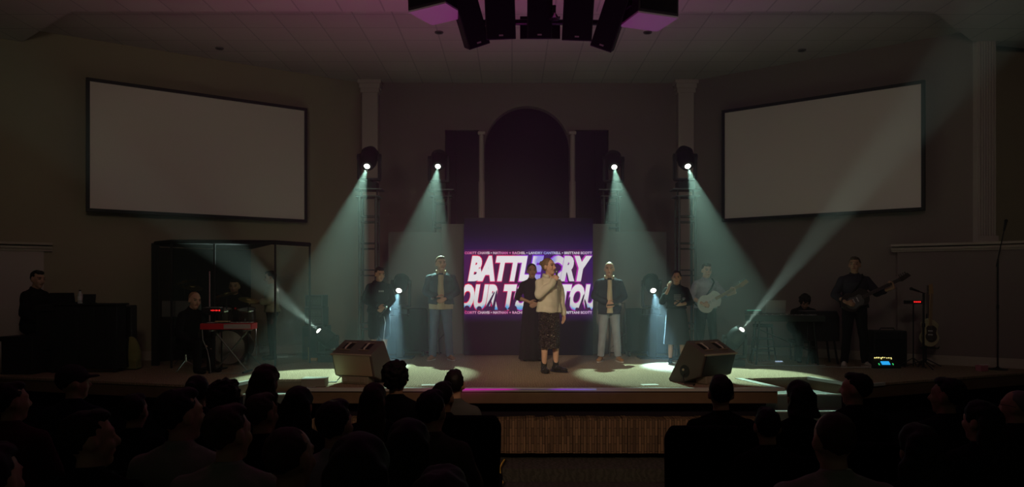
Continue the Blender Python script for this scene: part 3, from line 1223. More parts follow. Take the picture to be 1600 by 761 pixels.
# ================================================================== FLOOR WEDGES
def wedge(label, px, py, rz, d, plate=None):
    t = thing('stage_monitor', label, 'stage monitor', (X(px, d), d, S), rz, 'wedge monitors at the stage edge')
    # side outline in (y, z): y towards the back of the stage
    prof = [(-0.20, 0.16), (0.10, 0.02), (0.30, 0.00), (0.34, 0.04), (0.12, 0.52), (-0.27, 0.40)]
    prof = [(-0.18, 0.11), (0.14, 0.0), (0.36, 0.0), (0.38, 0.03), (0.05, 0.57), (-0.27, 0.41)]
    m = MB()
    w = 0.31
    m.prismx(prof, -w, w)
    m.build('cabinet', mat('wedge_paint', (0.10, 0.085, 0.07), 0.55, bump=0.4, bscale=300), t, bevel=0.012)
    a, b = Vector((-0.27, 0.41)), Vector((-0.18, 0.11))
    u = (b - a).normalized()
    n = Vector((u.y, -u.x))
    if n.x > 0:
        n = -n
    # front grille (facing the house), with a rim
    m = MB()
    p0, p1 = a + u * 0.02, b - u * 0.01
    m.prismx([(p0 + n * 0.012)[:], (p1 + n * 0.012)[:], p1[:], p0[:]], -w + 0.03, w - 0.03)
    m.build('connector_plate', plate or mat('bronze_metal', (0.50, 0.42, 0.28), 0.4, metal=0.35), t, bevel=0.003)
    m = MB()
    q0 = a + u * 0.0
    m.prismx([(q0 + n * 0.02)[:], (q0 + u * 0.02 + n * 0.02)[:], (q0 + u * 0.02)[:], q0[:]], -w, w)
    m.build('front_edge', mat('worn_edge', (0.35, 0.28, 0.2), 0.5), t)
    # two recessed handle cups with bars on the upper slope
    c, e = Vector((-0.27, 0.41)), Vector((0.05, 0.57))
    u2 = (e - c).normalized()
    n2 = Vector((-u2.y, u2.x))
    ang = math.atan2(u2.y, u2.x)
    for s in (-1, 1):
        mid = (c + e) / 2
        mm = Matrix.Translation((s * 0.145, mid.x, mid.y)) @ Matrix.Rotation(ang, 4, 'X')
        m = MB()
        m.M = mm
        m.box((0, 0, 0.003), (0.13, 0.16, 0.004))
        h_ = m.build('handle_cup', mat('cup_black', (0.004, 0.004, 0.004), 0.6), t)
        for y in (-0.088, 0.088):
            m = MB()
            m.M = mm
            m.box((0, y, 0.008), (0.16, 0.016, 0.014))
            m.build('handle_rim', mat('worn_edge2', (0.22, 0.17, 0.12), 0.5), t, bevel=0.003)
        m = MB()
        m.M = mm
        m.tube([(0.0, -0.08, 0.004), (0.0, -0.06, 0.018), (0, 0.06, 0.018), (0, 0.08, 0.004)], 0.011, 8)
        m.build('handle', mat('handle_worn', (0.45, 0.40, 0.35), 0.4), t, smooth=True)
    # tilt foot box
    m = MB()
    m.box((0, -0.10, 0.055), (0.40, 0.17, 0.10))
    m.box((0, -0.19, 0.05), (0.16, 0.012, 0.05))
    for s in (-1, 1):
        m.box((s * 0.13, -0.19, 0.06), (0.07, 0.012, 0.07))
    m.build('tilt_foot', mat('foot_grey', (0.25, 0.21, 0.16), 0.5), t, bevel=0.006)
    # connector plate on one side with a cable
    m = MB()
    sd = -1
    m.cyl((sd * (w + 0.004), 0.08, 0.16), (sd * (w - 0.01), 0.08, 0.16), 0.085, n=24)
    m.build('socket_panel', M_black, t)
    m = MB()
    m.cyl((sd * (w + 0.014), 0.10, 0.18), (sd * (w + 0.004), 0.10, 0.18), 0.016, n=12)
    m.build('socket', mat('socket_pale', (0.6, 0.6, 0.4), 0.4), t)  # plain pale yellow socket face
    m = MB()
    m.tube([(sd * (w + 0.014), 0.07, 0.12), (sd * (w + 0.05), 0.06, 0.08), (sd * (w + 0.09), 0.0, 0.012), (sd * (w + 0.02), -0.12, 0.010), (sd * (w + 0.14), -0.2, 0.010)], 0.007, 6)
    m.build('signal_cable', M_black, t, smooth=True)
    return t


wedge('black stage monitor wedge with two handles on the left of the stage edge', 566, 598, math.radians(-22), 10.15)
wedge('black stage monitor wedge with two handles on the right of the stage edge', 1102, 597, math.radians(34), 10.2, M_black)

# little items along the thrust edge
M_paper = mat('paper', (0.75, 0.74, 0.68), 0.8)
for px, py, lab in ((1015, 601.5, 'white paper sheet lying at the front edge left of the right wedge'), (672, 602, 'white paper sheet lying at the front edge right of the left wedge')):
    d = D(py)
    m = MB()
    rzp = math.radians(8)
    m.M = Matrix.Translation((X(px, d), d, S + 0.004)) @ Matrix.Rotation(rzp, 4, 'Z')
    m.box((0, 0, 0), (0.22, 0.13, 0.003))
    tag(m.build('paper_sheet', M_paper), lab, 'paper', 'paper sheets on the stage edge')
t = thing('cable_box', 'low grey metal box on the left corner of the thrust stage', 'box', (X(492, 9.8), 9.8, S))
m = MB()
m.box((0, 0, 0.05), (0.30, 0.22, 0.095))
m.build('body', mat('grey_metal', (0.30, 0.30, 0.26), 0.5, metal=0.3), t, bevel=0.006)
m = MB()
m.box((0, 0, 0.102), (0.31, 0.23, 0.012))
m.build('lid', mat('lid_metal', (0.4, 0.38, 0.32), 0.45, metal=0.3), t, bevel=0.003)

# ================================================================== PEOPLE
def skin_mat(name, c):
    return mat(name, c, 0.55, var=0.08, vscale=6, spec=0.35)


SK_fair = skin_mat('skin_fair', (0.56, 0.33, 0.22))
SK_tan = skin_mat('skin_tan', (0.45, 0.25, 0.16))
M_eye = mat('eye_dark', (0.02, 0.015, 0.012), 0.3)
M_lip = mat('lips', (0.35, 0.12, 0.10), 0.5)
M_brow = mat('brow', (0.08, 0.05, 0.03), 0.8)


def V(*a):
    return Vector(a)


def head_shape(mb, H):
    """head in its own frame: looking to -Y, centre of the skull at the origin"""
    old = mb.M
    mb.M = old @ H
    mb.ell((0, 0.012, 0.022), (0.074, 0.094, 0.092), nu=24, nv=16)      # skull
    mb.ell((0, -0.022, -0.035), (0.060, 0.066, 0.082), nu=20, nv=14)    # face
    mb.ell((0, -0.050, -0.090), (0.036, 0.034, 0.030))                  # chin
    mb.ell((0, -0.070, 0.030), (0.052, 0.022, 0.014))                   # brow ridge
    mb.rc((0, -0.086, 0.012), (0, -0.106, -0.026), 0.009, 0.014, 8)     # nose
    mb.ell((0, -0.098, -0.032), (0.018, 0.012, 0.009))
    for s in (-1, 1):
        mb.ell((s * 0.036, -0.066, -0.028), (0.022, 0.020, 0.026))      # cheek
        mb.ell((s * 0.031, -0.076, 0.010), (0.014, 0.012, 0.009))       # eye
        mb.ell((s * 0.076, 0.008, -0.010), (0.010, 0.022, 0.034))       # ear
    mb.ell((0, -0.083, -0.058), (0.024, 0.011, 0.007))                  # lips
    mb.M = old


def hand_shape(mb, wrist, d, n, side, curl=0.5, sc=1.0, thumb_in=0.3):
    """d: direction of the hand, n: palm normal (where the fingers curl to), side: +1/-1 thumb side"""
    d = d.normalized()
    n = (n - d * n.dot(d)).normalized()
    a = d.cross(n).normalized() * side       # towards the thumb
    k = []
    for i, (off, ln) in enumerate(((0.030, 0.074), (0.010, 0.082), (-0.011, 0.076), (-0.031, 0.060))):
        kn = wrist + d * (0.088 - 0.004 * abs(i - 1)) * sc + a * off * sc
        mb.rc(wrist + d * 0.012 * sc + a * off * 0.45 * sc, kn, 0.016 * sc, 0.0125 * sc, 8)
        c = curl
        p = kn
        ang = 0.0
        for j, f in enumerate((0.46, 0.30, 0.24)):
            ang += c * (0.75 if j == 0 else 0.85)
            q = p + (d * math.cos(ang) + n * math.sin(ang)) * ln * f * sc
            mb.rc(p, q, (0.0105 - 0.0012 * j) * sc, (0.0098 - 0.0013 * j) * sc, 8)
            p = q
    t0 = wrist + d * 0.025 * sc + a * 0.022 * sc
    t1 = t0 + (d * 0.55 + a * 0.75 + n * 0.35 * curl).normalized() * 0.042 * sc
    t2 = t1 + (d * 0.85 + a * (0.35 - 0.5 * thumb_in * curl) + n * 0.6 * curl).normalized() * 0.034 * sc
    t3 = t2 + (d * 0.9 - a * 0.2 * curl + n * 0.6 * curl).normalized() * 0.026 * sc
    mb.rc(t0, t1, 0.016 * sc, 0.0125 * sc, 8)
    mb.rc(t1, t2, 0.012 * sc, 0.011 * sc, 8)
    mb.rc(t2, t3, 0.011 * sc, 0.009 * sc, 8)


HS = 1.10                        # head size
BASE_T = [(0.86, 0.0, 0.150, 0.100), (0.95, 0.005, 0.168, 0.112), (1.04, 0.0, 0.150, 0.100), (1.12, -0.002, 0.136, 0.094),
          (1.24, 0.0, 0.152, 0.104), (1.34, 0.0, 0.163, 0.112), (1.39, 0.005, 0.158, 0.100), (1.44, 0.01, 0.122, 0.078), (1.48, 0.012, 0.066, 0.060)]


class Person:
    """joints are given for a height of 1.75 in the person's own frame: facing -Y, feet at z 0"""

    def __init__(self, name_label, loc, height, rz=0.0, group=None, pelvis=(0, 0, 0.93), lean=0.0, side_lean=0.0, twist=0.0,
                 head=(0, 0, 0), arms=None, legs=None, wide=1.0, skin=None, vs_=0.0085, seat=False):
        self.t = thing('person', name_label, 'person', loc, rz, group, scale=height / 1.75)
        self.vs = vs_
        self.wide = wide
        self.skin = skin or SK_fair
        self.U = Matrix.Translation(Vector(pelvis)) @ Matrix.Rotation(twist, 4, 'Z') @ Matrix.Rotation(side_lean, 4, 'Y') @ Matrix.Rotation(lean, 4, 'X') @ Matrix.Translation((0, 0, -0.93))
        y, p, r = head
        self.HM = self.U @ Matrix.Translation((0, -0.012, 1.50)) @ Matrix.Rotation(y, 4, 'Z') @ Matrix.Rotation(p, 4, 'X') @ Matrix.Rotation(r, 4, 'Y') @ Matrix.Translation((0, 0, 0.130)) @ Matrix.Scale(HS, 4)
        sh = 0.166 * wide
        self.sh = {-1: self.U @ V(-sh, 0.005, 1.385), 1: self.U @ V(sh, 0.005, 1.385)}
        da = {-1: (V(-0.235, 0.02, 1.13), V(-0.245, -0.04, 0.88), V(0, -0.15, -1), V(1, 0, 0), 0.35),
              1: (V(0.235, 0.02, 1.13), V(0.245, -0.04, 0.88), V(0, -0.15, -1), V(-1, 0, 0), 0.35)}
        self.arm = {}
        for s in (-1, 1):
            el, wr, hd, pn, curl = (arms or {}).get(s, da[s])
            self.arm[s] = (self.U @ Vector(el), self.U @ Vector(wr), self.U.to_3x3() @ Vector(hd), self.U.to_3x3() @ Vector(pn), curl)
        R = Matrix.Rotation(twist, 4, 'Z')
        P = Vector(pelvis)
        dl = {-1: (V(-0.105, -0.015, 0.49), V(-0.115, 0.02, 0.075), V(-0.12, -1, 0)),
              1: (V(0.105, -0.015, 0.49), V(0.115, 0.02, 0.075), V(0.12, -1, 0))}
        self.leg = {}
        for s in (-1, 1):
            kn, an, ft = (legs or {}).get(s, dl[s])
            hp = Matrix.Translation(P) @ R @ V(s * 0.088, 0, -0.02)
            self.leg[s] = (hp, Vector(kn), Vector(an), Vector(ft).normalized())

    def limb_rings(self, mb, g=0.0):
        pass

    def torso(self, mb, g=0.0, z0=None, z1=None, gx=None):
        old = mb.M
        mb.M = self.U
        rings = [((0, c, z), rx * self.wide + (gx if gx is not None else g), ry * (0.5 + 0.5 * self.wide) + g) for z, c, rx, ry in BASE_T if (z0 is None or z >= z0) and (z1 is None or z <= z1)]
        mb.loft(rings)
        mb.M = old

    def body(self, hands=True, bare_feet=False, face=True):
        mb = MB()
        self.torso(mb, -0.008)
        mb.M = self.U
        mb.rc((0, 0.012, 1.43), (0, -0.004, 1.55), 0.062, 0.056)
        mb.M = Matrix.Identity(4)
        head_shape(mb, self.HM)
        for s in (-1, 1):
            el, wr, hd, pn, curl = self.arm[s]
            mb.rc(self.sh[s], el, 0.048, 0.038)
            mb.rc(el, el + (wr - el) * 0.35, 0.038, 0.037)
            mb.rc(el + (wr - el) * 0.35, wr, 0.037, 0.025)
            if hands:
                hand_shape(mb, wr, hd, pn, -s if True else s, curl)
            else:
                mb.rc(wr, wr + hd.normalized() * 0.1, 0.03, 0.025)
            hp, kn, an, ft = self.leg[s]
            mb.rc(hp, kn, 0.082, 0.052)
            calf = kn + (an - kn) * 0.3
            mb.rc(kn, calf, 0.052, 0.053)
            mb.rc(calf, an, 0.053, 0.034)
            mb.rc(an + V(0, 0, -0.03) - ft * 0.02, an + V(0, 0, -0.045) + ft * 0.14, 0.030, 0.025)
        me = voxel(mb, self.vs, 3, 0.4)
        Hi = self.HM.inverted()
        o = link_mesh(me, 'body', [self.skin, M_eye, M_lip, M_brow], self.t)
        if face:
            for p in me.polygons:
                q = Hi @ p.center
                if q.y > -0.05 or q.z > 0.06 or q.z < -0.09:
                    continue
                if abs(abs(q.x) - 0.031) < 0.012 and abs(q.z - 0.010) < 0.006:
                    p.material_index = 1
                elif abs(q.x) < 0.022 and abs(q.z + 0.058) < 0.006:
                    p.material_index = 2
                elif abs(abs(q.x) - 0.032) < 0.018 and abs(q.z - 0.030) < 0.005:
                    p.material_index = 3
        self.b = o
        return self

    def hair(self, mt, style='short', vol=0.0):
        mb = MB()
        H = self.HM
        mb.M = H
        cap_r = {'short': (0.078, 0.094, 0.092), 'buzz': (0.075, 0.092, 0.089), 'curly': (0.094, 0.108, 0.106), 'bald': (0.07, 0.086, 0.07)}.get(style, (0.081, 0.098, 0.096))
        mb.ell((0, 0.026, 0.030 if style != 'bald' else 0.0), tuple(c + vol for c in cap_r), nu=22, nv=14)
        nz, ns = 0.004, 40
        if style == 'short':
            mb.ell((0, -0.025, 0.092), (0.056, 0.055, 0.030))
            nz = 0.006
        if style == 'curly':
            mb.ell((0, -0.02, 0.09), (0.075, 0.06, 0.04))
            nz, ns = 0.03, 34
        if style in ('long', 'wavy', 'bob'):
            mb.ell((0, 0.0, 0.05), (0.086, 0.090, 0.085))
            ln = {'long': -0.34, 'wavy': -0.28, 'bob': -0.12}[style]
            wd = 0.070 if style != 'wavy' else 0.085
            mb.M = Matrix.Identity(4)
            for k in range(7):
                a = -0.9 + 1.8 * k / 6
                top = H @ V(0.066 * math.sin(a * 1.2), 0.055 + 0.03 * math.cos(a * 1.3), 0.03)
                mid = H @ V(0.078 * math.sin(a * 1.3), 0.045 + 0.045 * math.cos(a * 1.3), -0.07)
                end = mid + V(0, 0.0, ln + 0.09) + (H.to_3x3() @ V(0.02 * math.sin(a * 2), 0.03, 0))
                mb.rc(top, mid, 0.036, 0.034, 10)
                mb.rc(mid, end, 0.036 if style != 'wavy' else 0.044, 0.026, 10)
            nz = 0.012 if style == 'wavy' else 0.006
            ns = 22
        if style == 'bun':
            mb.ell((0, 0.125, 0.055), (0.035, 0.035, 0.035))
        if style == 'ponytail':
            mb.rc((0, 0.115, 0.045), (0, 0.16, 0.0), 0.026, 0.03)
            mb.rc((0, 0.16, 0.0), (0, 0.15, -0.20), 0.03, 0.014)
        me = voxel(mb, self.vs, 2, 0.4, nz=nz, nscale=ns)
        link_mesh(me, 'hair', mt, self.t)
        return self

    def cap(self, mt):
        mb = MB()
        mb.M = self.HM
        mb.ell((0, 0.012, 0.045), (0.086, 0.104, 0.088), nu=24, nv=14)
        mb.ell((0, -0.105, 0.035), (0.068, 0.075, 0.010))
        me = voxel(mb, self.vs, 2)
        link_mesh(me, 'cap', mt, self.t)
        return self

    def top(self, mt, name='shirt', g=0.018, sleeve=1.0, hem=0.90, loose=0.0, collar=True, nz=0.008, hood=False, deep=None):
        """sleeve: 0..1 share of the whole arm that is covered (0.5 = to the elbow)"""
        mb = MB()
        mb.M = self.U
        rings = []
        for z, c, rx, ry in BASE_T:
            if z < hem - 0.001:
                continue
            k = max(0.0, min(1.0, (1.36 - z) / 0.4))
            rings.append(((0, c, z), rx * self.wide + g + loose * k, ry * (0.5 + 0.5 * self.wide) + g + loose * k * 0.8))
        if hem < 0.86:
            rings.insert(0, ((0, 0, hem), 0.165 * self.wide + g + loose, 0.115 + g + loose))
        else:
            z, c, rx, ry = min(BASE_T, key=lambda r: abs(r[0] - hem))
            rings.insert(0, ((0, c, hem - 0.002), rx * self.wide + g + loose, ry * (0.5 + 0.5 * self.wide) + g + loose * 0.8))
        rings[-1] = ((0, 0.012, 1.478), 0.066 + g * 0.4, 0.064 + g * 0.4)
        mb.loft(rings)
        if collar:
            mb.loft([((0, 0.015, 1.47), 0.078, 0.078), ((0, 0.02, 1.515), 0.066, 0.066)])
        if hood:
            mb.ell((0, 0.085, 1.47), (0.11, 0.06, 0.055))
        mb.M = Matrix.Identity(4)
        for s in (-1, 1):
            el, wr, hd, pn, curl = self.arm[s]
            ga = g + 0.004
            mb.rc(self.U @ V(s * 0.045, 0.012, 1.445), self.sh[s] + (self.U.to_3x3() @ V(0, 0, 0.004)), 0.034 + g, 0.036 + g)
            # fraction along
            f = sleeve * 2
            if f <= 1:
                e = self.sh[s].lerp(el, f)
                mb.rc(self.sh[s], e, 0.043 + ga, 0.050 + (0.038 - 0.050) * f + ga + 0.006)
            else:
                mb.rc(self.sh[s], el, 0.043 + ga, 0.040 + ga)
                e = el.lerp(wr, min(1.0, f - 1))
                mb.rc(el, e, 0.040 + ga, 0.038 + (0.027 - 0.038) * (f - 1) + ga * 0.9)
        me = voxel(mb, self.vs * 1.15, 3, 0.5, nz=nz, nscale=9)
        link_mesh(me, name, mt, self.t)
        return self

    def front_panel(self, mt, name='undershirt', w=0.05, z0=0.95, z1=1.44, g=0.03):
        """the inner shirt seen between the open fronts of a jacket"""
        mb = MB()
        mb.M = self.U
        rings = []
        for z, c, rx, ry in BASE_T:
            if z0 - 0.01 <= z <= z1:
                k = (z - z0) / (z1 - z0)
                rings.append(((0, c - 0.02, z), w * (1.15 - 0.45 * k), ry * (0.5 + 0.5 * self.wide) + g - 0.01))
        mb.loft(rings, n=20)
        mb.build(name, mt, self.t, smooth=True)
        self.collar(mt, 0.0)
        return self

    def collar(self, mt, g=0.0):
        mb = MB()
        mb.M = self.U
        # standing collar band open at the throat, with two folded points
        n = 20
        ring = []
        for k in range(n + 1):
            a = -PI / 2 + 0.45 + (2 * PI - 0.9) * k / n
            ring.append((math.cos(a), math.sin(a)))
        vs = []
        for r, z in ((0.082 + g, 1.455), (0.074 + g, 1.515), (0.084 + g, 1.512), (0.100 + g, 1.462)):
            vs += [(c * r, 0.012 + s * r, z + (0.012 if s > 0 else -0.012 * -s)) for c, s in ring]
        m_ = n + 1
        fs = [(j * m_ + k, j * m_ + k + 1, (j + 1) * m_ + k + 1, (j + 1) * m_ + k) for j in range(3) for k in range(n)]
        mb.add(vs, fs)
        o = mb.build('collar', mt, self.t, smooth=True)
        so = o.modifiers.new('thickness', 'SOLIDIFY')
        so.thickness = 0.006
        return self

    def trousers(self, mt, g=0.014, length=1.0, waist=1.04, name='trousers', flare=0.0):
        mb = MB()
        mb.M = self.U
        rings = [((0, c, z), rx * self.wide + g * 0.7, ry * (0.5 + 0.5 * self.wide) + g * 0.7) for z, c, rx, ry in BASE_T if z <= waist + 0.001]
        mb.loft(rings)
        mb.M = Matrix.Identity(4)
        for s in (-1, 1):
            hp, kn, an, ft = self.leg[s]
            mb.rc(hp, hp.lerp(kn, 0.25), 0.088 + g, 0.084 + g)
            f = length * 2
            if f <= 1:
                mb.rc(hp, hp.lerp(kn, f), 0.088 + g, 0.082 + (0.054 - 0.082) * f + g + flare)
            else:
                mb.rc(hp, kn, 0.086 + g, 0.056 + g)
                e = kn.lerp(an, min(1.0, f - 1))
                r1 = (0.036 if f > 1.7 else 0.05) + g + 0.008
                mb.rc(kn, kn.lerp(e, 0.4), 0.056 + g, 0.052 + g)
                mb.cyl(kn.lerp(e, 0.4), e - V(0, 0, 0.015), 0.052 + g, r1 + flare, n=16)
        me = voxel(mb, self.vs * 1.15, 2, 0.5, nz=0.007, nscale=9)
        link_mesh(me, name, mt, self.t)
        return self

    def skirt(self, mt, z_top=1.06, z_hem=0.42, r_hem=(0.19, 0.16), fold=0, amp=0.0, name='skirt'):
        mb = MB()
        w = self.wide
        rings = []
        n = 9
        for k in range(n):
            t = k / (n - 1)
            z = z_top + (z_hem - z_top) * t
            if z > 0.95:
                q = (z_top - z) / max(0.01, z_top - 0.95)
                rx, ry = (0.148 + 0.038 * q) * w, 0.108 + 0.018 * q
            else:
                q = (0.95 - z) / (0.95 - z_hem)
                rx, ry = 0.186 * w + (r_hem[0] - 0.186 * w) * q, 0.126 + (r_hem[1] - 0.126) * q
            rings.append(((0, 0, z), rx, ry))
        mb.loft(rings, n=48, fold=fold, amp=amp)
        mb.build(name, mt, self.t, smooth=True)
        return self

    def shoes(self, mt, sole=None, kind='shoe', chunky=1.0):
        for s in (-1, 1):
            hp, kn, an, ft = self.leg[s]
            mb = MB()
            q = Vector((0, -1, 0)).rotation_difference(Vector((ft.x, ft.y, 0)).normalized()).to_matrix().to_4x4()
            gz = 0.0
            mb.M = Matrix.Translation((an.x, an.y, an.z - 0.075)) @ q
            mb.ell((0, -0.145, 0.036), (0.046 * chunky, 0.070, 0.034))
            mb.ell((0, -0.05, 0.045), (0.040 * chunky, 0.085, 0.046))
            mb.ell((0, 0.03, 0.050), (0.036 * chunky, 0.042, 0.048))
            mb.rc((0, 0.0, 0.06), (0, 0.005, 0.11 if kind == 'shoe' else 0.22), 0.040 * chunky, 0.043 if kind != 'shoe' else 0.038)
            me = voxel(mb, 0.008, 2)
            sh = link_mesh(me, 'shoe' if kind == 'shoe' else 'boot', mt, self.t)
            if sole:
                mb = MB()
                mb.M = Matrix.Translation((an.x, an.y, an.z - 0.075)) @ q
                hh = 0.016 * chunky
                mb.loft([((0, -0.06, 0.0), 0.046 * chunky, 0.155), ((0, -0.06, hh), 0.048 * chunky, 0.158)], n=24)
                mb.build('sole', sole, sh, smooth=True)
        return self


def hand_center(p, s, k=0.09):
    el, wr, hd, pn, curl = p.arm[s]
    return p.t.matrix_basis @ (wr + hd.normalized() * k + pn.normalized() * 0.02)


def stage_loc(px, py):
    d = D(py)
    return (X(px, d), d, S), d


def hgt(d, top, z0=S):
    return Z(top, d) - z0


def microphone(label, p0, axis, group='handheld microphones', L=0.24):
    """p0: middle of the handle; axis points to the head"""
    axis = Vector(axis).normalized()
    t = thing('microphone', label, 'microphone', p0, group=group)
    q = axis.to_track_quat('Z', 'Y').to_matrix().to_4x4()
    m = MB()
    m.M = q
    m.lathe([(0.010, -L / 2), (0.012, -L / 2 + 0.01), (0.014, 0.02), (0.018, L / 2 - 0.05)], 14)
    m.build('handle', M_black, t, smooth=True)
    m = MB()
    m.M = q
    m.ell((0, 0, L / 2 - 0.022), (0.026, 0.026, 0.030))
    m.build('grille_head', mat('mic_grille', (0.25, 0.25, 0.25), 0.35, metal=0.8), t, smooth=True)
    return t


HA_blond = mat('hair_dark_blond', (0.16, 0.095, 0.045), 0.6, var=0.3, vscale=30)
HA_brown = mat('hair_brown', (0.055, 0.03, 0.018), 0.6, var=0.3, vscale=30)
HA_dark = mat('hair_dark', (0.012, 0.009, 0.008), 0.6)
HA_grey = mat('hair_grey', (0.20, 0.19, 0.18), 0.6)
C_black = mat('cloth_black', (0.012, 0.011, 0.013), 0.9, bump=0.2, bscale=150, spec=0.1)
C_navy = mat('cloth_navy', (0.03, 0.03, 0.05), 0.9, bump=0.2, bscale=150, spec=0.1)
C_denim = mat('denim_blue', (0.12, 0.17, 0.25), 0.85, var=0.25, vscale=10, bump=0.3, bscale=120)
C_denimj = mat('denim_jacket_dark', (0.06, 0.08, 0.11), 0.85, var=0.2, vscale=8, bump=0.3, bscale=120)
C_jeans = mat('jeans_pale', (0.26, 0.29, 0.32), 0.85, var=0.2, vscale=9, bump=0.2, bscale=120)
C_cream = mat('cloth_cream', (0.55, 0.48, 0.33), 0.9)
C_stone = mat('jacket_stone', (0.56, 0.52, 0.40), 0.85, var=0.08, vscale=12, bump=0.3, bscale=90)
C_leather = mat('leather_tan', (0.32, 0.16, 0.06), 0.6)
C_sole = mat('sole_pale', (0.6, 0.56, 0.48), 0.7)


def sequin_mat():
    mm = bpy.data.materials.new('sequins')
    mm.use_nodes = True
    nt = mm.node_tree
    b = nt.nodes['Principled BSDF']
    b.inputs['Base Color'].default_value = (0.06, 0.045, 0.035, 1)
    b.inputs['Metallic'].default_value = 0.9
    b.inputs['Roughness'].default_value = 0.18
    tc = nt.nodes.new('ShaderNodeTexCoord')
    vo = nt.nodes.new('ShaderNodeTexVoronoi')
    vo.inputs['Scale'].default_value = 42
    bp = nt.nodes.new('ShaderNodeBump')
    bp.inputs['Strength'].default_value = 1.0
    bp.inputs['Distance'].default_value = 0.02
    sp = nt.nodes.new('ShaderNodeSeparateColor')
    nt.links.new(tc.outputs['Object'], vo.inputs['Vector'])
    nt.links.new(vo.outputs['Distance'], bp.inputs['Height'])
    nt.links.new(bp.outputs['Normal'], b.inputs['Normal'])
    nt.links.new(vo.outputs['Color'], sp.inputs[0])
    mr = nt.nodes.new('ShaderNodeMapRange')
    mr.inputs['To Min'].default_value = 0.12
    mr.inputs['To Max'].default_value = 0.6
    nt.links.new(sp.outputs[0], mr.inputs['Value'])
    nt.links.new(mr.outputs['Result'], b.inputs['Roughness'])
    return mm


GP = 'performers standing on the stage'
# --- the singer in front
loc, d = stage_loc(858, 582)
A = {-1: (V(-0.215, -0.06, 1.19), V(-0.03, -0.19, 1.40), V(0.45, -0.12, 0.75), V(0.55, 0.6, 0.1), 1.25),
     1: (V(0.225, 0.03, 1.15), V(0.245, -0.02, 0.90), V(0.02, -0.1, -1), V(-1, 0, 0), 0.35)}
p = Person('person in pale stone jacket and sequin skirt singing into a microphone at centre stage', loc, hgt(d, 404.5), math.radians(28),
           group=GP, arms=A, head=(math.radians(22), math.radians(-4), 0), vs_=0.0075, wide=0.95,
           legs={-1: (V(-0.085, -0.02, 0.49), V(-0.075, 0.03, 0.085), V(-0.35, -1, 0)), 1: (V(0.10, -0.03, 0.49), V(0.12, 0.0, 0.085), V(0.45, -1, 0))})
p.body().hair(HA_blond, 'bun').top(C_stone, 'jacket', g=0.024, sleeve=0.99, hem=0.93, loose=0.030, nz=0.022, collar=False)
p.skirt(sequin_mat(), 1.0, 0.375, (0.172, 0.140), name='sequin_skirt').shoes(mat('boot_gloss', (0.02, 0.018, 0.016), 0.2), mat('sole_black', (0.02, 0.02, 0.02), 0.3), kind='boot', chunky=1.2)
mb = MB()
mb.M = p.U
for s in (-1,):
    mb.tube([(0.03, -0.165, 1.43), (0.045, -0.168, 1.30), (0.05, -0.160, 1.1), (0.05, -0.160, 0.94)], 0.006, 6)
p.collar(C_stone, 0.006)
mb.build('zip', mat('zip_grey', (0.25, 0.23, 0.19), 0.5), p.t, smooth=True)
hc = hand_center(p, -1, 0.075)
mo = p.t.matrix_basis @ (p.HM @ V(0, -0.13, -0.06))
microphone('microphone held to the mouth of the singer in the pale jacket', hc, mo - hc + Vector((0, 0, 0.03)), L=0.22)

# hands folded low in front of the body
def folded(z=1.0, y=-0.17, wx=0.06):
    return {-1: (V(-0.26, 0.03, 1.15), V(-wx - 0.01, y + 0.01, z + 0.05), V(0.9, -0.15, -0.35), V(0.2, 1, 0.0), 0.5),
            1: (V(0.26, 0.03, 1.15), V(wx + 0.02, y - 0.02, z + 0.02), V(-0.9, -0.15, -0.40), V(-0.2, 1, 0.0), 0.5)}


# --- man in denim jacket
loc, d = stage_loc(689, 562.5)
p = Person('person in dark denim jacket, cream shirt and blue jeans standing left of the video wall', loc, hgt(d, 401), math.radians(4), group=GP, arms=folded(1.02), wide=1.12,
           head=(math.radians(18), 0, 0), legs={-1: (V(-0.12, -0.02, 0.49), V(-0.14, 0.02, 0.075), V(-0.35, -1, 0)), 1: (V(0.12, -0.02, 0.49), V(0.15, 0.02, 0.075), V(0.35, -1, 0))})
p.body().hair(HA_blond, 'short').top(C_denimj, 'jacket', g=0.022, sleeve=0.93, hem=0.95, loose=0.018, nz=0.014, collar=False).front_panel(C_cream, 'shirt', 0.085, 0.86, 1.44, g=0.056)
p.skirt(C_cream, 1.0, 0.865, (0.205, 0.150), name='shirt_hem')
p.trousers(C_denim, flare=0.004).shoes(C_leather, C_sole)
hc = hand_center(p, -1, 0.05)
microphone('microphone held low by the man in the denim jacket', hc + Vector((-0.02, -0.05, 0.0)), (-1, -0.2, -0.08))

# --- man in blazer
loc, d = stage_loc(952, 565)
p = Person('person in dark blazer, cream shirt and pale jeans standing right of the video wall', loc, hgt(d, 410), math.radians(-3), group=GP, arms=folded(1.0), wide=1.08,
           head=(math.radians(-8), 0, 0), legs={-1: (V(-0.12, -0.02, 0.49), V(-0.15, 0.02, 0.075), V(-0.30, -1, 0)), 1: (V(0.12, -0.02, 0.49), V(0.16, 0.02, 0.075), V(0.3, -1, 0))})
p.body().hair(HA_brown, 'buzz').top(C_navy, 'blazer', g=0.022, sleeve=0.97, hem=0.84, loose=0.014, collar=False).front_panel(C_cream, 'shirt', 0.075, 0.86, 1.44, g=0.052)
p.trousers(C_jeans, flare=0.002, length=0.96).shoes(C_leather, C_sole)
hc = hand_center(p, 1, 0.05)
microphone('microphone held low by the man in the blazer', hc + Vector((0.03, -0.05, 0.01)), (1, -0.2, 0.1))

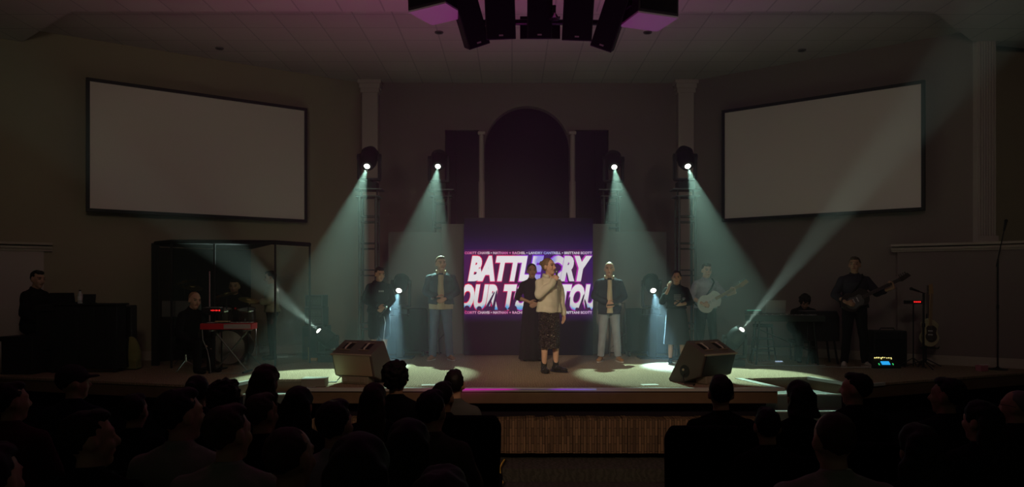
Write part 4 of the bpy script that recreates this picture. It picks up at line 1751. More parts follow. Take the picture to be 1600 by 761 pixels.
# --- woman in black dress behind the singer
loc, d = stage_loc(831, 563.5)
p = Person('person in long black dress standing behind the singer before the video wall', loc, hgt(d, 413), math.radians(6), group=GP, arms=folded(1.02), wide=0.92, head=(0, 0, 0), skin=SK_tan)
p.body().hair(HA_dark, 'bun').top(C_black, 'dress_top', g=0.014, sleeve=0.6, hem=0.95, nz=0.004)
p.skirt(C_black, 1.08, 0.03, (0.235, 0.20), fold=9, amp=0.09, name='long_skirt').shoes(C_black)

# --- person in black sweatshirt and shorts, left
loc, d = stage_loc(592, 565)
p = Person('person in black sweatshirt and black shorts looking down in front of the left truss', loc, hgt(d, 418), math.radians(25), group=GP, arms=folded(0.98, -0.19, 0.05), wide=1.0,
           head=(math.radians(10), math.radians(14), 0), skin=SK_tan)
p.body().hair(HA_dark, 'short').top(C_black, 'sweatshirt', g=0.028, sleeve=0.95, hem=0.90, loose=0.03, hood=True).trousers(C_black, g=0.03, length=0.48, name='shorts', flare=0.02).shoes(mat('trainer', (0.12, 0.12, 0.12), 0.7), C_sole)
mb = MB()
mb.M = p.U
for k in range(3):
    mb.box((-0.035 + 0.035 * k, -0.158, 1.31), (0.022, 0.006, 0.03))
mb.build('chest_print', mat('print_grey', (0.35, 0.33, 0.32), 0.8), p.t)
hc = hand_center(p, 1, 0.06)
microphone('microphone held by the person in the black sweatshirt', hc + Vector((0.02, -0.06, -0.04)), (0.5, -0.3, 0.6))
t = thing('lanyard_cable', 'pale cable hanging from the hand of the person in the black sweatshirt', 'cable', hc + Vector((0.04, -0.06, -0.12)))
m = MB()
m.tube([(0, 0, 0.0), (0.02, 0, -0.1), (0.0, -0.01, -0.3), (-0.01, -0.01, -0.55)], 0.006, 6)
m.build('cord', mat('pale_cord', (0.5, 0.52, 0.52), 0.6), t, smooth=True)

# --- woman in black with long skirt, right, one hand raised, one holding a phone
loc, d = stage_loc(1057, 567)
A = {-1: (V(-0.27, -0.02, 1.17), V(-0.16, -0.14, 1.42), V(0.15, -0.1, 1), V(0.7, 0.5, 0), 0.5),
     1: (V(0.26, 0.02, 1.16), V(0.07, -0.22, 1.12), V(-0.9, -0.2, 0.12), V(-0.1, 1, 0), 0.7)}
p = Person('person in black top and long dark skirt with one hand raised behind the right wedge', loc, hgt(d, 424), math.radians(-6), group=GP, arms=A, wide=1.05, head=(math.radians(-6), math.radians(6), 0), skin=SK_tan)
p.body().hair(HA_dark, 'bun').top(C_black, 'top', g=0.022, sleeve=0.72, hem=1.04, loose=0.02)
p.skirt(mat('skirt_dark', (0.035, 0.04, 0.05), 0.9), 1.08, 0.36, (0.25, 0.20), fold=7, amp=0.06, name='midi_skirt').shoes(C_black)
mb = MB()
mb.M = p.U
for k in range(4):
    mb.box((0.0, -0.150 - 0.001 * k, 1.30 - 0.028 * k), (0.13, 0.01, 0.009))
mb.build('striped_print', mat('print_grey', (0.35, 0.33, 0.32), 0.8), p.t)
hc = hand_center(p, 1, 0.08)
microphone('microphone held across the chest of the woman in the long skirt', hc + Vector((0.02, -0.04, 0.03)), (0.75, -0.1, 0.6))


# ------------------------------------------------------------------ guitars
def guitar(label, loc, nut, face, body_m, guard_m, group=None, bass=False, kind='electric_guitar'):
    """loc: middle of the body, nut: vector from there along the neck, face: normal of the front"""
    t = thing(kind, label, 'bass guitar' if bass else 'guitar', loc, group=group)
    z = Vector(nut).normalized()
    f = Vector(face)
    f = (f - z * f.dot(z)).normalized()
    x = z.cross(f).normalized()
    Mx = Matrix((x, -f, z)).transposed().to_4x4()      # local x across, -y = face, z along the neck
    n = 40
    pts = []
    for k in range(n):
        a = 2 * PI * k / n
        zz = math.sin(a) * 0.215
        w = 0.155 + 0.030 * math.cos(2 * a + PI) * 1.0
        w = 0.165 - 0.040 * math.exp(-((zz - 0.03) / 0.06) ** 2)
        xx = math.cos(a) * w * (1.0 + 0.08 * math.sin(a) * -1)
        if zz > 0.12:      # two horns
            xx *= 1.15
            zz += 0.03 * (1 if xx < 0 else 0.4)
        pts.append((xx, zz))
    # cutaways between neck and horns
    m = MB()
    m.M = Mx
    m.prismy(pts, -0.022, 0.022)
    m.build('guitar_body', body_m, t, smooth=False, bevel=0.008)
    m = MB()
    m.M = Mx
    g = [(p_[0] * 0.62 + 0.02, p_[1] * 0.62 - 0.01) for p_ in pts]
    m.prismy(g, -0.026, -0.0225)
    m.build('pickguard', guard_m, t)
    L = 0.50 if not bass else 0.60
    m = MB()
    m.M = Mx
    m.box((0, -0.022, 0.12 + L / 2), (0.052, 0.022, L))
    nm_ = mat('maple', (0.42, 0.26, 0.12), 0.4) if not bass else mat('rosewood', (0.04, 0.025, 0.02), 0.4)
    m.build('neck', nm_, t, bevel=0.006)
    m = MB()
    m.M = Mx
    m.prismy([(-0.03, 0.12 + L), (0.03, 0.12 + L), (0.045, 0.16 + L), (0.02, 0.31 + L), (-0.045, 0.28 + L)], -0.02, -0.004)
    hs = m.build('headstock', nm_, t, bevel=0.004)
    for k in range(4 if bass else 6):
        m = MB()
        m.M = Mx
        zz = 0.155 + L + k * (0.13 / (4 if bass else 6))
        m.cyl((-0.035, -0.012, zz), (-0.075, -0.012, zz), 0.008, n=8)
        m.build('tuning_peg', M_chrome, hs, smooth=True)
    for zz in (0.04, -0.02):
        m = MB()
        m.M = Mx
        m.box((0, -0.029, zz), (0.075, 0.008, 0.018))
        m.build('pickup', M_white, t, bevel=0.002)
    m = MB()
    m.M = Mx
    m.box((0, -0.03, -0.10), (0.08, 0.01, 0.03))
    m.build('bridge', M_chrome, t, bevel=0.002)
    m = MB()
    m.M = Mx
    for k in range(4 if bass else 6):
        xx = -0.02 + 0.04 * k / (3 if bass else 5)
        m.tube([(xx, -0.040, -0.10), (xx * 0.9, -0.036, 0.14 + L)], 0.0012, 4)
    m.build('strings', M_chrome, t)
    return t


def guitar_player(label, loc, H, rz, top_m, leg_m, gm, guard, body_label, hairm, skin, bass=False, wide=1.08, sleeve=0.95, wh=(0, 0, 0), shoe_m=None):
    c = V(-0.06, -0.22, 1.06)
    nk = V(0.82, -0.05, 0.42).normalized()
    L = 0.50 if not bass else 0.58
    fret = c + nk * L
    A = {-1: (V(-0.30, 0.0, 1.15), V(-0.20, -0.27, 1.03), V(0.9, -0.1, -0.25), V(0, 1, -0.1), 0.6),
         1: (V(0.33, -0.03, 1.18), fret + V(0.045, -0.02, -0.06), V(-0.25, 0.05, 1.0), V(-0.9, 0.1, 0.0) * 1, 1.1)}
    p = Person(label, loc, H, rz, group=GP, arms=A, wide=wide, head=wh, skin=skin,
               legs={-1: (V(-0.12, -0.02, 0.49), V(-0.15, 0.02, 0.075), V(-0.3, -1, 0)), 1: (V(0.13, -0.02, 0.49), V(0.17, 0.02, 0.075), V(0.35, -1, 0))})
    p.body().hair(hairm, 'short').top(top_m, 'shirt', g=0.022, sleeve=sleeve, hem=0.95, loose=0.02).trousers(leg_m).shoes(shoe_m or M_white, C_sole)
    B = p.t.matrix_basis
    R3 = B.to_3x3().normalized()
    g = guitar(body_label, B @ c, R3 @ nk, R3 @ V(0, -1, 0.05), gm, guard, bass=bass, kind='bass_guitar' if bass else 'electric_guitar')
    # strap over the shoulder
    m = MB()
    Ui = [V(-0.20, -0.20, 1.0), V(-0.10, -0.165, 1.15), V(0.02, -0.155, 1.30), V(0.10, -0.115, 1.42), V(0.12, 0.0, 1.475), V(0.08, 0.12, 1.40), V(-0.05, 0.15, 1.2), V(-0.20, 0.08, 1.05), V(-0.235, -0.1, 1.0), V(-0.22, -0.2, 0.99)]
    m.tube([B @ q for q in Ui], 0.014, 6)
    gi = g.matrix_basis.inverted()
    m.v = [gi @ q for q in m.v]
    m.build('strap', M_blackf, g, smooth=True)
    return p


C_plaid = mat('plaid_shirt', (0.34, 0.31, 0.37), 0.9, var=0.35, vscale=14)
loc, d = stage_loc(1103, 564)
guitar_player('person in pale patterned shirt playing guitar in the beam behind the right wedge', loc, hgt(d, 412), math.radians(14), C_plaid, C_black,
              mat('guitar_pale', (0.55, 0.58, 0.55), 0.4), mat('guard_pale', (0.6, 0.6, 0.58), 0.4), 'pale electric guitar played by the person in the patterned shirt', HA_brown, SK_fair, sleeve=0.6, wh=(math.radians(-5), math.radians(8), 0))
loc, d = stage_loc(1335, 573)
guitar_player('person in dark button shirt playing bass guitar before the right wall', loc, hgt(d, 402), math.radians(-8), mat('cloth_deep_blue', (0.030, 0.026, 0.04), 0.9), C_black,
              mat('bass_body', (0.03, 0.02, 0.02), 0.3), mat('bass_guard', (0.12, 0.11, 0.11), 0.4), 'dark bass guitar played by the person in the dark button shirt', HA_brown, SK_tan, bass=True, sleeve=0.70, wh=(math.radians(-25), 0, 0),
              shoe_m=mat('shoe_pale', (0.45, 0.38, 0.33), 0.7))

# ================================================================== SEATED MUSICIANS
def seated(label, loc, H_head, rz, pelv=0.52, arms=None, head=(0, 0, 0), lean=0.12, group=None, skin=None, vs_=0.010, wide=1.0, side_lean=0.0):
    """H_head: world height of the top of the head over loc.z; scaled to suit"""
    sc = H_head / (pelv + 0.825 - (1 - math.cos(lean)) * 0.7)
    legs = {}
    for s in (-1, 1):
        legs[s] = (V(s * 0.12, -0.42, pelv + 0.02), V(s * 0.13, -0.40, 0.075), V(s * 0.1, -1, 0))
    A = {-1: (V(-0.25, -0.08, 1.13), V(-0.14, -0.33, 1.02), V(0.25, -1, -0.1), V(0, 0, -1), 0.3),
         1: (V(0.25, -0.08, 1.13), V(0.14, -0.33, 1.02), V(-0.25, -1, -0.1), V(0, 0, -1), 0.3)}
    p = Person(label, loc, 1.75 * sc, rz, group=group, pelvis=(0, 0, pelv), lean=lean, arms=arms or A, legs=legs, head=head, skin=skin, vs_=vs_, wide=wide, side_lean=side_lean)
    return p


GM = 'seated musicians'
# --- pianist at the far left, facing right
d = 11.62
x = X(50, d)
p = seated('person in black shirt seated at the black piano on the far left', (x, d, S), hgt(d, 423), math.radians(78), pelv=0.66, head=(math.radians(-12), 0, 0), lean=0.13, group=GM, skin=SK_fair)
p.body(hands=True).hair(HA_dark, 'short').top(C_black, 'shirt', g=0.024, sleeve=0.97, hem=0.90).trousers(C_black).shoes(C_black)
t = thing('piano_bench', 'black padded piano bench under the pianist on the far left', 'bench', (x, d, S), math.radians(78))
m = MB()
m.box((0, 0.03, 0.505), (0.75, 0.38, 0.08))
m.build('seat', M_blackf, t, bevel=0.02)
m = MB()
m.box((0, 0.03, 0.44), (0.70, 0.34, 0.06))
m.build('apron', M_black, t)
for sx in (-1, 1):
    for sy in (-1, 1):
        m = MB()
        m.box((sx * 0.32, 0.03 + sy * 0.14, 0.21), (0.05, 0.05, 0.42))
        m.build('leg', M_black, t, bevel=0.005)
t = thing('equipment_case', 'black box case standing at the far left edge of the stage below the pianist', 'case', (X(38, 11.25), 11.25, S))
m = MB()
m.box((0, 0, 0.28), (0.46, 0.34, 0.56))
m.build('body', M_black, t, bevel=0.01)
m = MB()
for s in (-1, 1):
    for z in (0.02, 0.54):
        m.box((s * 0.222, -0.165, z), (0.03, 0.02, 0.03))
m.build('corner', M_blackm, t)
# piano
d = 11.45
xa, xb = X(92, d), X(190, d)
t = thing('upright_piano', 'black upright piano seen from the back at the far left of the stage', 'piano', ((xa + xb) / 2, d, S))
w = xb - xa
hp_ = Z(474, d) - S
m = MB()
m.box((0, 0, hp_ / 2 + 0.03), (w, 0.28, hp_ - 0.06))
m.build('case', M_black, t, bevel=0.01)
m = MB()
m.box((0, 0, hp_ - 0.012), (w + 0.05, 0.36, 0.024))
m.build('lid', M_black, t, bevel=0.006)
m = MB()
for k in range(4):
    m.box((-w / 2 + w * (k + 0.5) / 4, -0.15, hp_ * 0.5), (0.06, 0.03, hp_ * 0.85))
m.build('back_post', M_black, t, bevel=0.004)
m = MB()
m.box((-0.12, 0.22, 0.66), (w * 0.9, 0.24, 0.10))
m.build('keybed', M_black, t, bevel=0.01)
m = MB()
m.box((-0.12, 0.27, 0.715), (w * 0.82, 0.12, 0.012))
m.build('keys', M_white, t)
for sx in (-1, 1):
    for sy in (-0.1, 0.1):
        m = MB()
        m.cyl((sx * w * 0.45 - 0.02, sy, 0.03), (sx * w * 0.45 + 0.02, sy, 0.03), 0.03, n=12)
        m.build('castor', M_blackm, t, smooth=True)
# lower desk part in front of the pianist's knees
xa2, xb2 = X(62, 11.4), X(92, 11.4)
t = thing('keyboard_desk', 'black keyboard desk joining the left end of the upright piano', 'desk', ((xa2 + xb2) / 2, 11.42, S))
w2 = xb2 - xa2
hk = Z(476, 11.42) - S
m = MB()
m.box((0, 0, hk - 0.05), (w2 - 0.01, 0.30, 0.10))
m.build('top', M_black, t, bevel=0.008)
m = MB()
m.box((0, -0.1, hk * 0.62), (w2 - 0.03, 0.03, hk * 0.55))
m.build('modesty_panel', M_black, t)
for sx in (-1, 1):
    m = MB()
    m.box((sx * (w2 / 2 - 0.03), 0, (hk - 0.1) / 2), (0.04, 0.26, hk - 0.1))
    m.build('leg', M_black, t)
# things on the piano
zt = S + hp_
t = thing('laptop', 'black open laptop on top of the black piano', 'laptop', (X(104, 11.45), 11.45, zt), math.radians(8))
m = MB()
m.box((0, 0.0, 0.011), (0.34, 0.22, 0.02))
m.build('base', M_black, t, bevel=0.004)
m = MB()
m.M = Matrix.Translation((0, -0.11, 0.02)) @ Matrix.Rotation(math.radians(20), 4, 'X')
m.box((0, 0, 0.075), (0.34, 0.012, 0.15))
m.build('display', M_black, t, bevel=0.003)
t = thing('water_bottle', 'clear water bottle with dark cap standing on the black piano', 'bottle', (X(125, 11.40), 11.40, zt))
m = MB()
m.lathe([(0.030, 0.0), (0.033, 0.01), (0.031, 0.07), (0.034, 0.10), (0.032, 0.14), (0.014, 0.175), (0.014, 0.185)], 18)
m.build('bottle_body', mat('bottle_plastic', (0.55, 0.57, 0.55), 0.25, spec=0.6), t, smooth=True)
m = MB()
m.cyl((0, 0, 0.185), (0, 0, 0.205), 0.016, n=14)
m.build('cap', M_black, t)
m = MB()
m.lathe([(0.0345, 0.05), (0.0350, 0.11)], 18, cap=False)
m.build('wrapper', M_white, t, smooth=True)
t = thing('monitor_screen', 'small black display turned away on the right end of the piano', 'display', (X(139, 11.45), 11.45, zt))
m = MB()
m.M = Matrix.Rotation(math.radians(-8), 4, 'X')
m.box((0, 0, 0.075), (0.19, 0.02, 0.13))
m.build('display', M_black, t, bevel=0.004)
m = MB()
m.box((0, 0.03, 0.006), (0.14, 0.12, 0.012))
m.build('foot', M_blackm, t)
# narrow loudspeaker and guitar case right of the piano
t = thing('loudspeaker', 'narrow black loudspeaker on end right of the upright piano', 'speaker', (X(195, 11.9), 11.95, S))
m = MB()
m.prism([(-0.14, -0.12), (0.14, -0.12), (0.10, 0.14), (-0.10, 0.14)], 0, Z(477, 11.9) - S)
m.build('cabinet', M_cab, t, bevel=0.012)
m = MB()
m.box((0, -0.128, 0.52), (0.25, 0.012, 0.9))
m.build('grille', M_blackf, t)
t = thing('gig_bag', 'rounded olive yellow bag with a dark strap standing by the left wall', 'bag', (X(203, 11.75), 11.78, S))
mb = MB()
hb = Z(524, 11.75) - S
mb.ell((0, 0, hb * 0.45), (0.15, 0.11, hb * 0.52))
mb.box((0, 0, 0.08), (0.26, 0.18, 0.14))
me = voxel(mb, 0.015, 3, nz=0.015, nscale=8)
link_mesh(me, 'bag_body', mat('bag_olive', (0.22, 0.21, 0.07), 0.85), t)
mb = MB()
mb.tube([(0, -0.115 + 0.02 * (k - 3) ** 2 / 9, 0.05 + (hb - 0.08) * k / 6) for k in range(7)], 0.016, 6)
mb.build('strap', M_blackf, t, smooth=True)

# --- keyboard player in the middle left, facing right, in front of the drum enclosure
d = 11.5
p = seated('person with shaved head seated at the red keyboard before the drum enclosure', (X(291, d), d, S), hgt(d, 456.5), math.radians(62), pelv=0.45, head=(math.radians(-14), math.radians(-6), 0), lean=0.28, group=GM, skin=SK_fair)
p.body().hair(mat('hair_buzz_sandy', (0.30, 0.18, 0.09), 0.7), 'buzz').top(C_black, 'shirt', g=0.022, sleeve=0.9, hem=0.90).trousers(C_black).shoes(C_black)
t = thing('drum_stool', 'round black stool under the person at the red keyboard', 'stool', (X(289, d), d + 0.02, S))
m = MB()
m.lathe([(0.15, 0.27), (0.17, 0.29), (0.16, 0.335), (0.02, 0.34)], 24)
m.build('seat', M_blackf, t, smooth=True)
m = MB()
m.cyl((0, 0, 0.14), (0, 0, 0.28), 0.02, n=10)
m.build('post', M_chrome, t, smooth=True)
for k in range(3):
    a = 2 * PI * k / 3 + 0.3
    m = MB()
    m.cyl((0, 0, 0.17), (0.22 * math.cos(a), 0.22 * math.sin(a), 0.012), 0.01, n=8)
    m.build('leg', M_chrome, t, smooth=True)


def keyboard(label, x, d, z, L, dep, th, body_m, rz=0, end_m=None, tilt=0.0, group='keyboards on the stage', leds=None, panel_m=None):
    """back panel faces the house"""
    t = thing('keyboard', label, 'keyboard', (x, d, z), rz, group)
    t.rotation_euler = (math.radians(tilt), 0, rz)
    m = MB()
    m.box((0, 0, th / 2), (L, dep, th))
    m.build('case', body_m, t, bevel=0.008)
    m = MB()
    m.box((0, dep * 0.22, th + 0.004), (L * 0.86, dep * 0.46, 0.010))
    m.build('white_keys', M_white, t)
    m = MB()
    n = 30
    for k in range(n):
        if k % 7 in (2, 6):
            continue
        m.box((-L * 0.42 + L * 0.84 * (k + 0.5) / n, dep * 0.14, th + 0.013), (L * 0.84 / n * 0.5, dep * 0.28, 0.010))
    m.build('black_keys', M_black, t)
    m = MB()
    m.box((0, -dep * 0.28, th + 0.003), (L * 0.9, dep * 0.3, 0.006))
    m.build('control_panel', panel_m or M_black, t)
    if end_m:
        m = MB()
        m.box((L * 0.22, -dep / 2 - 0.003, th * 0.5), (L * 0.52, 0.006, th * 0.75))
        m.build('rear_panel', end_m, t)
    if leds:
        m = MB()
        for k in range(6):
            m.box((L * 0.05 + 0.025 * k, -dep / 2 - 0.004, th * 0.55), (0.016, 0.004, 0.022 if k % 2 else 0.012))
        m.build('led_row', leds, t)
    return t


def x_stand(label, x, d, z, w, rz=0, metal=None, group='keyboard stands'):
    t = thing('keyboard_stand', label, 'stand', (x, d, S), rz, group)
    h = z - S
    mt = metal or M_blackm
    for s in (-1, 1):
        m = MB()
        m.cyl((-s * w / 2, s * 0.012, 0.02), (s * w / 2, s * 0.012, h - 0.02), 0.014, n=8)
        m.build('cross_leg', mt, t, smooth=True)
    for s in (-1, 1):
        m = MB()
        m.cyl((s * w / 2, -0.2, 0.02), (s * w / 2, 0.2, 0.02), 0.014, n=8)
        m.build('foot_bar', M_blackm, t, smooth=True)
        m = MB()
        m.cyl((s * w / 2, -0.18, h - 0.016), (s * w / 2, 0.18, h - 0.016), 0.015, n=8)
        m.build('rest_bar', mt, t, smooth=True)
    return t


M_redled = mat('red_led', (0.4, 0, 0), 0.5, emit=(1.0, 0.02, 0.02), es=1.2)
M_redkey = mat('keyboard_red', (0.50, 0.02, 0.03), 0.4)
d = 11.35
zk = Z(514, d)
kb = keyboard('red stage keyboard with silver rear panel before the drum enclosure', X(358, d), d, zk, 0.75, 0.32, 0.09, M_redkey, math.radians(4), end_m=mat('rear_silver', (0.35, 0.28, 0.28), 0.4, metal=0.2))
x_stand('silver cross-legged stand under the red keyboard', X(361, d), d, zk, 0.50, metal=M_alu)
keyboard('small black keyboard with a red number display above the red keyboard', X(333, 11.6), 11.6, Z(489.5, 11.6), 0.26, 0.20, 0.085, M_black, 0, leds=M_redled, panel_m=M_alu)
t = thing('keyboard_tier', 'black upper tier stand holding the small black keyboard', 'stand', (X(333, 11.72), 11.72, S), group='keyboard stands')
for s in (-1, 1):
    m = MB()
    hz = Z(489.5, 11.6) - S
    m.tube([(s * 0.11, 0.06, 0.0), (s * 0.11, 0.06, hz - 0.02), (s * 0.11, -0.18, hz - 0.012)], 0.012, 8)
    m.build('upright', M_blackm, t, smooth=True)
m = MB()
m.box((0, 0.06, 0.012), (0.3, 0.3, 0.02))
m.build('foot', M_blackm, t)
t = thing('music_book', 'tan music book lying on the left half of the red keyboard', 'book', (X(350, 11.35), 11.30, zk + 0.106), math.radians(3))
m = MB()
m.box((0, 0, 0.008), (0.20, 0.10, 0.015))
m.build('pages', mat('book_tan', (0.5, 0.38, 0.2), 0.8), t, bevel=0.002)


def mic_stand(label, x, d, h, boom=None, base='tripod', mt=None, z=None, mic_on=True, group='microphone stands', pole_r=0.011):
    t = thing('microphone_stand', label, 'microphone stand', (x, d, S if z is None else z), group=group)
    mt = mt or M_blackm
    m = MB()
    m.cyl((0, 0, 0.02), (0, 0, h), pole_r, n=10)
    m.build('pole', mt, t, smooth=True)
    m = MB()
    m.cyl((0, 0, h * 0.55), (0, 0, h * 0.55 + 0.06), pole_r * 1.6, n=10)
    m.build('clutch', M_black, t)
    if base == 'tripod':
        for k in range(3):
            a = 2 * PI * k / 3 + 0.5
            m = MB()
            m.cyl((0, 0, 0.13), (0.28 * math.cos(a), 0.28 * math.sin(a), 0.012), 0.008, n=8)
            m.build('leg', M_blackm, t, smooth=True)
    else:
        m = MB()
        m.lathe([(0.13, 0), (0.13, 0.012), (0.03, 0.035), (0.015, 0.05)], 24)
        m.build('round_base', M_blackm, t, smooth=True)
    if boom:
        b = Vector(boom)
        m = MB()
        m.cyl(Vector((0, 0, h)) - b * 0.25, Vector((0, 0, h)) + b, 0.008, n=8)
        m.build('boom', M_blackm, t, smooth=True)
        if mic_on:
            m = MB()
            e = Vector((0, 0, h)) + b
            u = b.normalized()
            m.cyl(e - u * 0.02, e + u * 0.12, 0.014, 0.020, n=12)
            m.ell(e + u * 0.14, 0.026)
            m.build('mounted_microphone', M_black, t, smooth=True)
    return t


d = 11.9
mic_stand('slim pinkish microphone stand rising behind the small keyboard display', X(327.5, 11.9), 11.9, Z(424, 11.9) - S, None, 'round', mt=mat('pink_steel', (0.50, 0.30, 0.33), 0.35, metal=0.5), group=None)
t = thing('loose_cable', 'thin grey cable trailing down from the red keyboard to the floor', 'cable', (X(318, 11.2), 11.2, S))
m = MB()
m.tube([(-0.02, 0, 0.66), (-0.01, 0, 0.5), (0.06, -0.01, 0.35), (0.10, -0.02, 0.18), (0.12, -0.03, 0.012), (0.3, -0.05, 0.01), (0.6, -0.03, 0.01)], 0.006, 6)
m.build('cable', mat('cable_grey', (0.25, 0.25, 0.24), 0.6), t, smooth=True)

# ------------------------------------------------------------------ drum enclosure
M_acry = bpy.data.materials.new('clear_acrylic')
M_acry.use_nodes = True
b_ = M_acry.node_tree.nodes['Principled BSDF']
nt_ = M_acry.node_tree
tr_ = nt_.nodes.new('ShaderNodeBsdfTransparent')
gl_ = nt_.nodes.new('ShaderNodeBsdfGlossy')
gl_.inputs['Roughness'].default_value = 0.05
mxs = nt_.nodes.new('ShaderNodeMixShader')
mxs.inputs[0].default_value = 0.05
tr_.inputs['Color'].default_value = (0.93, 0.95, 0.94, 1)
nt_.links.new(tr_.outputs[0], mxs.inputs[1])
nt_.links.new(gl_.outputs[0], mxs.inputs[2])
nt_.links.new(mxs.outputs[0], nt_.nodes['Material Output'].inputs['Surface'])
nt_.nodes.remove(b_)
cage = [(X(243, 12.35), 12.35), (X(268, 11.95), 11.95), (X(335, 11.98), 11.98), (X(430, 12.1), 12.1), (X(484, 12.75), 12.75)]
hC = 2.0
t = thing('drum_enclosure', 'clear panelled drum enclosure with a dark padded top rim on the left of the stage', 'drum shield', (0, 0, S))
for i in range(len(cage) - 1):
    a, b = Vector(cage[i]), Vector(cage[i + 1])
    u = (b - a).normalized()
    n = Vector((-u.y, u.x)) * 0.004
    m = MB()
    m.prism([(a + u * 0.03 - n)[:], (b - u * 0.03 - n)[:], (b - u * 0.03 + n)[:], (a + u * 0.03 + n)[:]], 0.03, hC - 0.05)
    m.build('clear_panel', M_acry, t)
for i, a in enumerate(cage):
    m = MB()
    r = 0.055 if i == 0 else 0.016
    m.box((a[0], a[1], hC / 2), (r * 2, r * 1.2, hC))
    m.build('post', M_black, t, bevel=0.004)
m = MB()
m.tube([(a[0], a[1], hC) for a in cage], 0.035, 8)
m.build('top_rim', M_blackf, t, smooth=True)
bk = [(X(248, 13.05), 13.05), (X(335, 13.75), 13.75), (X(392, 13.95), 13.95)]
for i in range(2):
    a, b = Vector(bk[i]), Vector(bk[i + 1])
    u = (b - a).normalized()
    n = Vector((-u.y, u.x)) * 0.03
    m = MB()
    m.prism([(a - n)[:], (b - n)[:], (b + n)[:], (a + n)[:]], 0.0, hC - 0.03)
    m.build('absorber_panel', M_blackf, t)
m = MB()
m.prism([(c[0], c[1]) for c in cage[:1]] + [(c[0], c[1]) for c in bk] + [(c[0], c[1]) for c in (cage[3], cage[2], cage[1])], hC - 0.02, hC + 0.01)
m.build('roof_panel', M_blackf, t)
# low fabric absorber in the lower half
m = MB()
a, b = Vector(cage[0]) + Vector((0.05, 0.06)), Vector(cage[2]) + Vector((0, 0.06))
m.box(((a.x + b.x) / 2 - 0.12, (a.y + b.y) / 2 + 0.05, 0.93), (0.62, 0.05, 0.26))
m.build('grey_baffle', mat('baffle_grey', (0.16, 0.16, 0.15), 0.95), t)

# drum kit inside
M_drum = mat('drum_shell', (0.05, 0.03, 0.03), 0.3)
M_skin2 = mat('drum_head', (0.5, 0.48, 0.42), 0.6)
M_brass = mat('cymbal_brass', (0.55, 0.40, 0.16), 0.3, metal=0.9)
kx, kd = X(372, 12.9), 12.9


def drum(label, x, y, z, r, h, rot=(0, 0, 0), legs=0):
    t = thing('drum', label, 'drum', (x, y, z), group='drums of the kit in the enclosure')
    Mx = Matrix.Rotation(rot[0], 4, 'X') @ Matrix.Rotation(rot[1], 4, 'Y')
    m = MB()
    m.M = Mx
    m.lathe([(r, -h / 2), (r, h / 2)], 28, cap=False)
    m.build('shell', M_drum, t, smooth=True)
    for s in (-1, 1):
        m = MB()
        m.M = Mx
        m.cyl((0, 0, s * (h / 2 - 0.004)), (0, 0, s * (h / 2 - 0.002)), r * 0.99, n=28)
        m.build('head', M_skin2, t)
        m = MB()
        m.M = Mx
        m.lathe([(r + 0.001, s * h / 2 - 0.012), (r + 0.012, s * h / 2 - 0.012), (r + 0.012, s * h / 2 + 0.008), (r - 0.004, s * h / 2 + 0.008)], 28, cap=False)
        m.build('hoop', M_chrome, t, smooth=True)
    if legs:
        for k in range(legs):
            a = 2 * PI * k / legs + 0.6
            m = MB()
            m.cyl((r * math.cos(a), r * math.sin(a), -h * 0.2), (r * 1.08 * math.cos(a), r * 1.08 * math.sin(a), -(z - S) + 0.01), 0.008, n=8)
            m.build('leg', M_chrome, t, smooth=True)
    return t


drum('large bass drum lying on its side inside the drum enclosure', kx, kd - 0.25, S + 0.29, 0.28, 0.4, (PI / 2, 0, 0))
drum('left small tom drum over the bass drum inside the enclosure', kx - 0.2, kd - 0.12, S + 0.80, 0.14, 0.22, (0.25, 0, 0), 3)
drum('right small tom drum over the bass drum inside the enclosure', kx + 0.2, kd - 0.12, S + 0.80, 0.14, 0.22, (0.25, 0, 0), 3)
drum('floor tom drum on legs at the left side of the kit', kx - 0.58, kd + 0.05, S + 0.45, 0.19, 0.38, (0, 0, 0), 3)
for i, (px, py, dd, r, lab) in enumerate(((289, 440, 12.7, 0.20, 'leftmost cymbal high in the drum enclosure'), (300, 448, 12.75, 0.18, 'second cymbal from the left in the drum enclosure'), (354, 459, 12.8, 0.19, 'low cymbal near the middle of the drum enclosure'),
                                          (388, 468, 12.5, 0.16, 'small cymbal catching a bright glint in the drum enclosure'))):
    z = Z(py, dd)
    t = thing('cymbal', lab, 'cymbal', (X(px, dd), dd, S), group='cymbals in the drum enclosure')
    m = MB()
    m.cyl((0, 0, 0.10), (0, 0, z - S + 0.02), 0.010, n=8)
    m.build('stand', M_blackm, t, smooth=True)
    for k in range(3):
        a = 2 * PI * k / 3
        m = MB()
        m.cyl((0, 0, 0.2), (0.2 * math.cos(a), 0.2 * math.sin(a), 0.01), 0.007, n=6)
        m.build('leg', M_blackm, t)
    m = MB()
    m.M = Matrix.Translation((0, 0, z - S)) @ Matrix.Rotation(0.25 if i % 2 else -0.2, 4, 'Y') @ Matrix.Rotation(0.2, 4, 'X')
    m.lathe([(r, -0.01), (0.05, 0.006), (0.04, 0.02), (0.008, 0.024), (0.008, 0.021), (0.038, 0.015), (0.05, 0.0), (r, -0.013)], 28, cap=False)
    m.build('disc', M_brass, t, smooth=True)
d = 13.35
p = seated('person drumming inside the clear enclosure, only faintly visible', (X(368, d), d, S), hgt(d, 436), math.radians(8), pelv=0.55, lean=0.1, group=GM, skin=SK_tan, vs_=0.012)
p.body().hair(HA_dark, 'short').top(C_black, 'shirt', g=0.022, sleeve=0.5, hem=0.9).trousers(C_black).shoes(C_black)
t = thing('drum_throne', 'round black drum throne under the drummer in the enclosure', 'stool', (X(368, d), d + 0.03, S))
m = MB()
m.lathe([(0.16, 0.35), (0.18, 0.37), (0.17, 0.43), (0.02, 0.44)], 24)
m.build('seat', M_blackf, t, smooth=True)
m = MB()
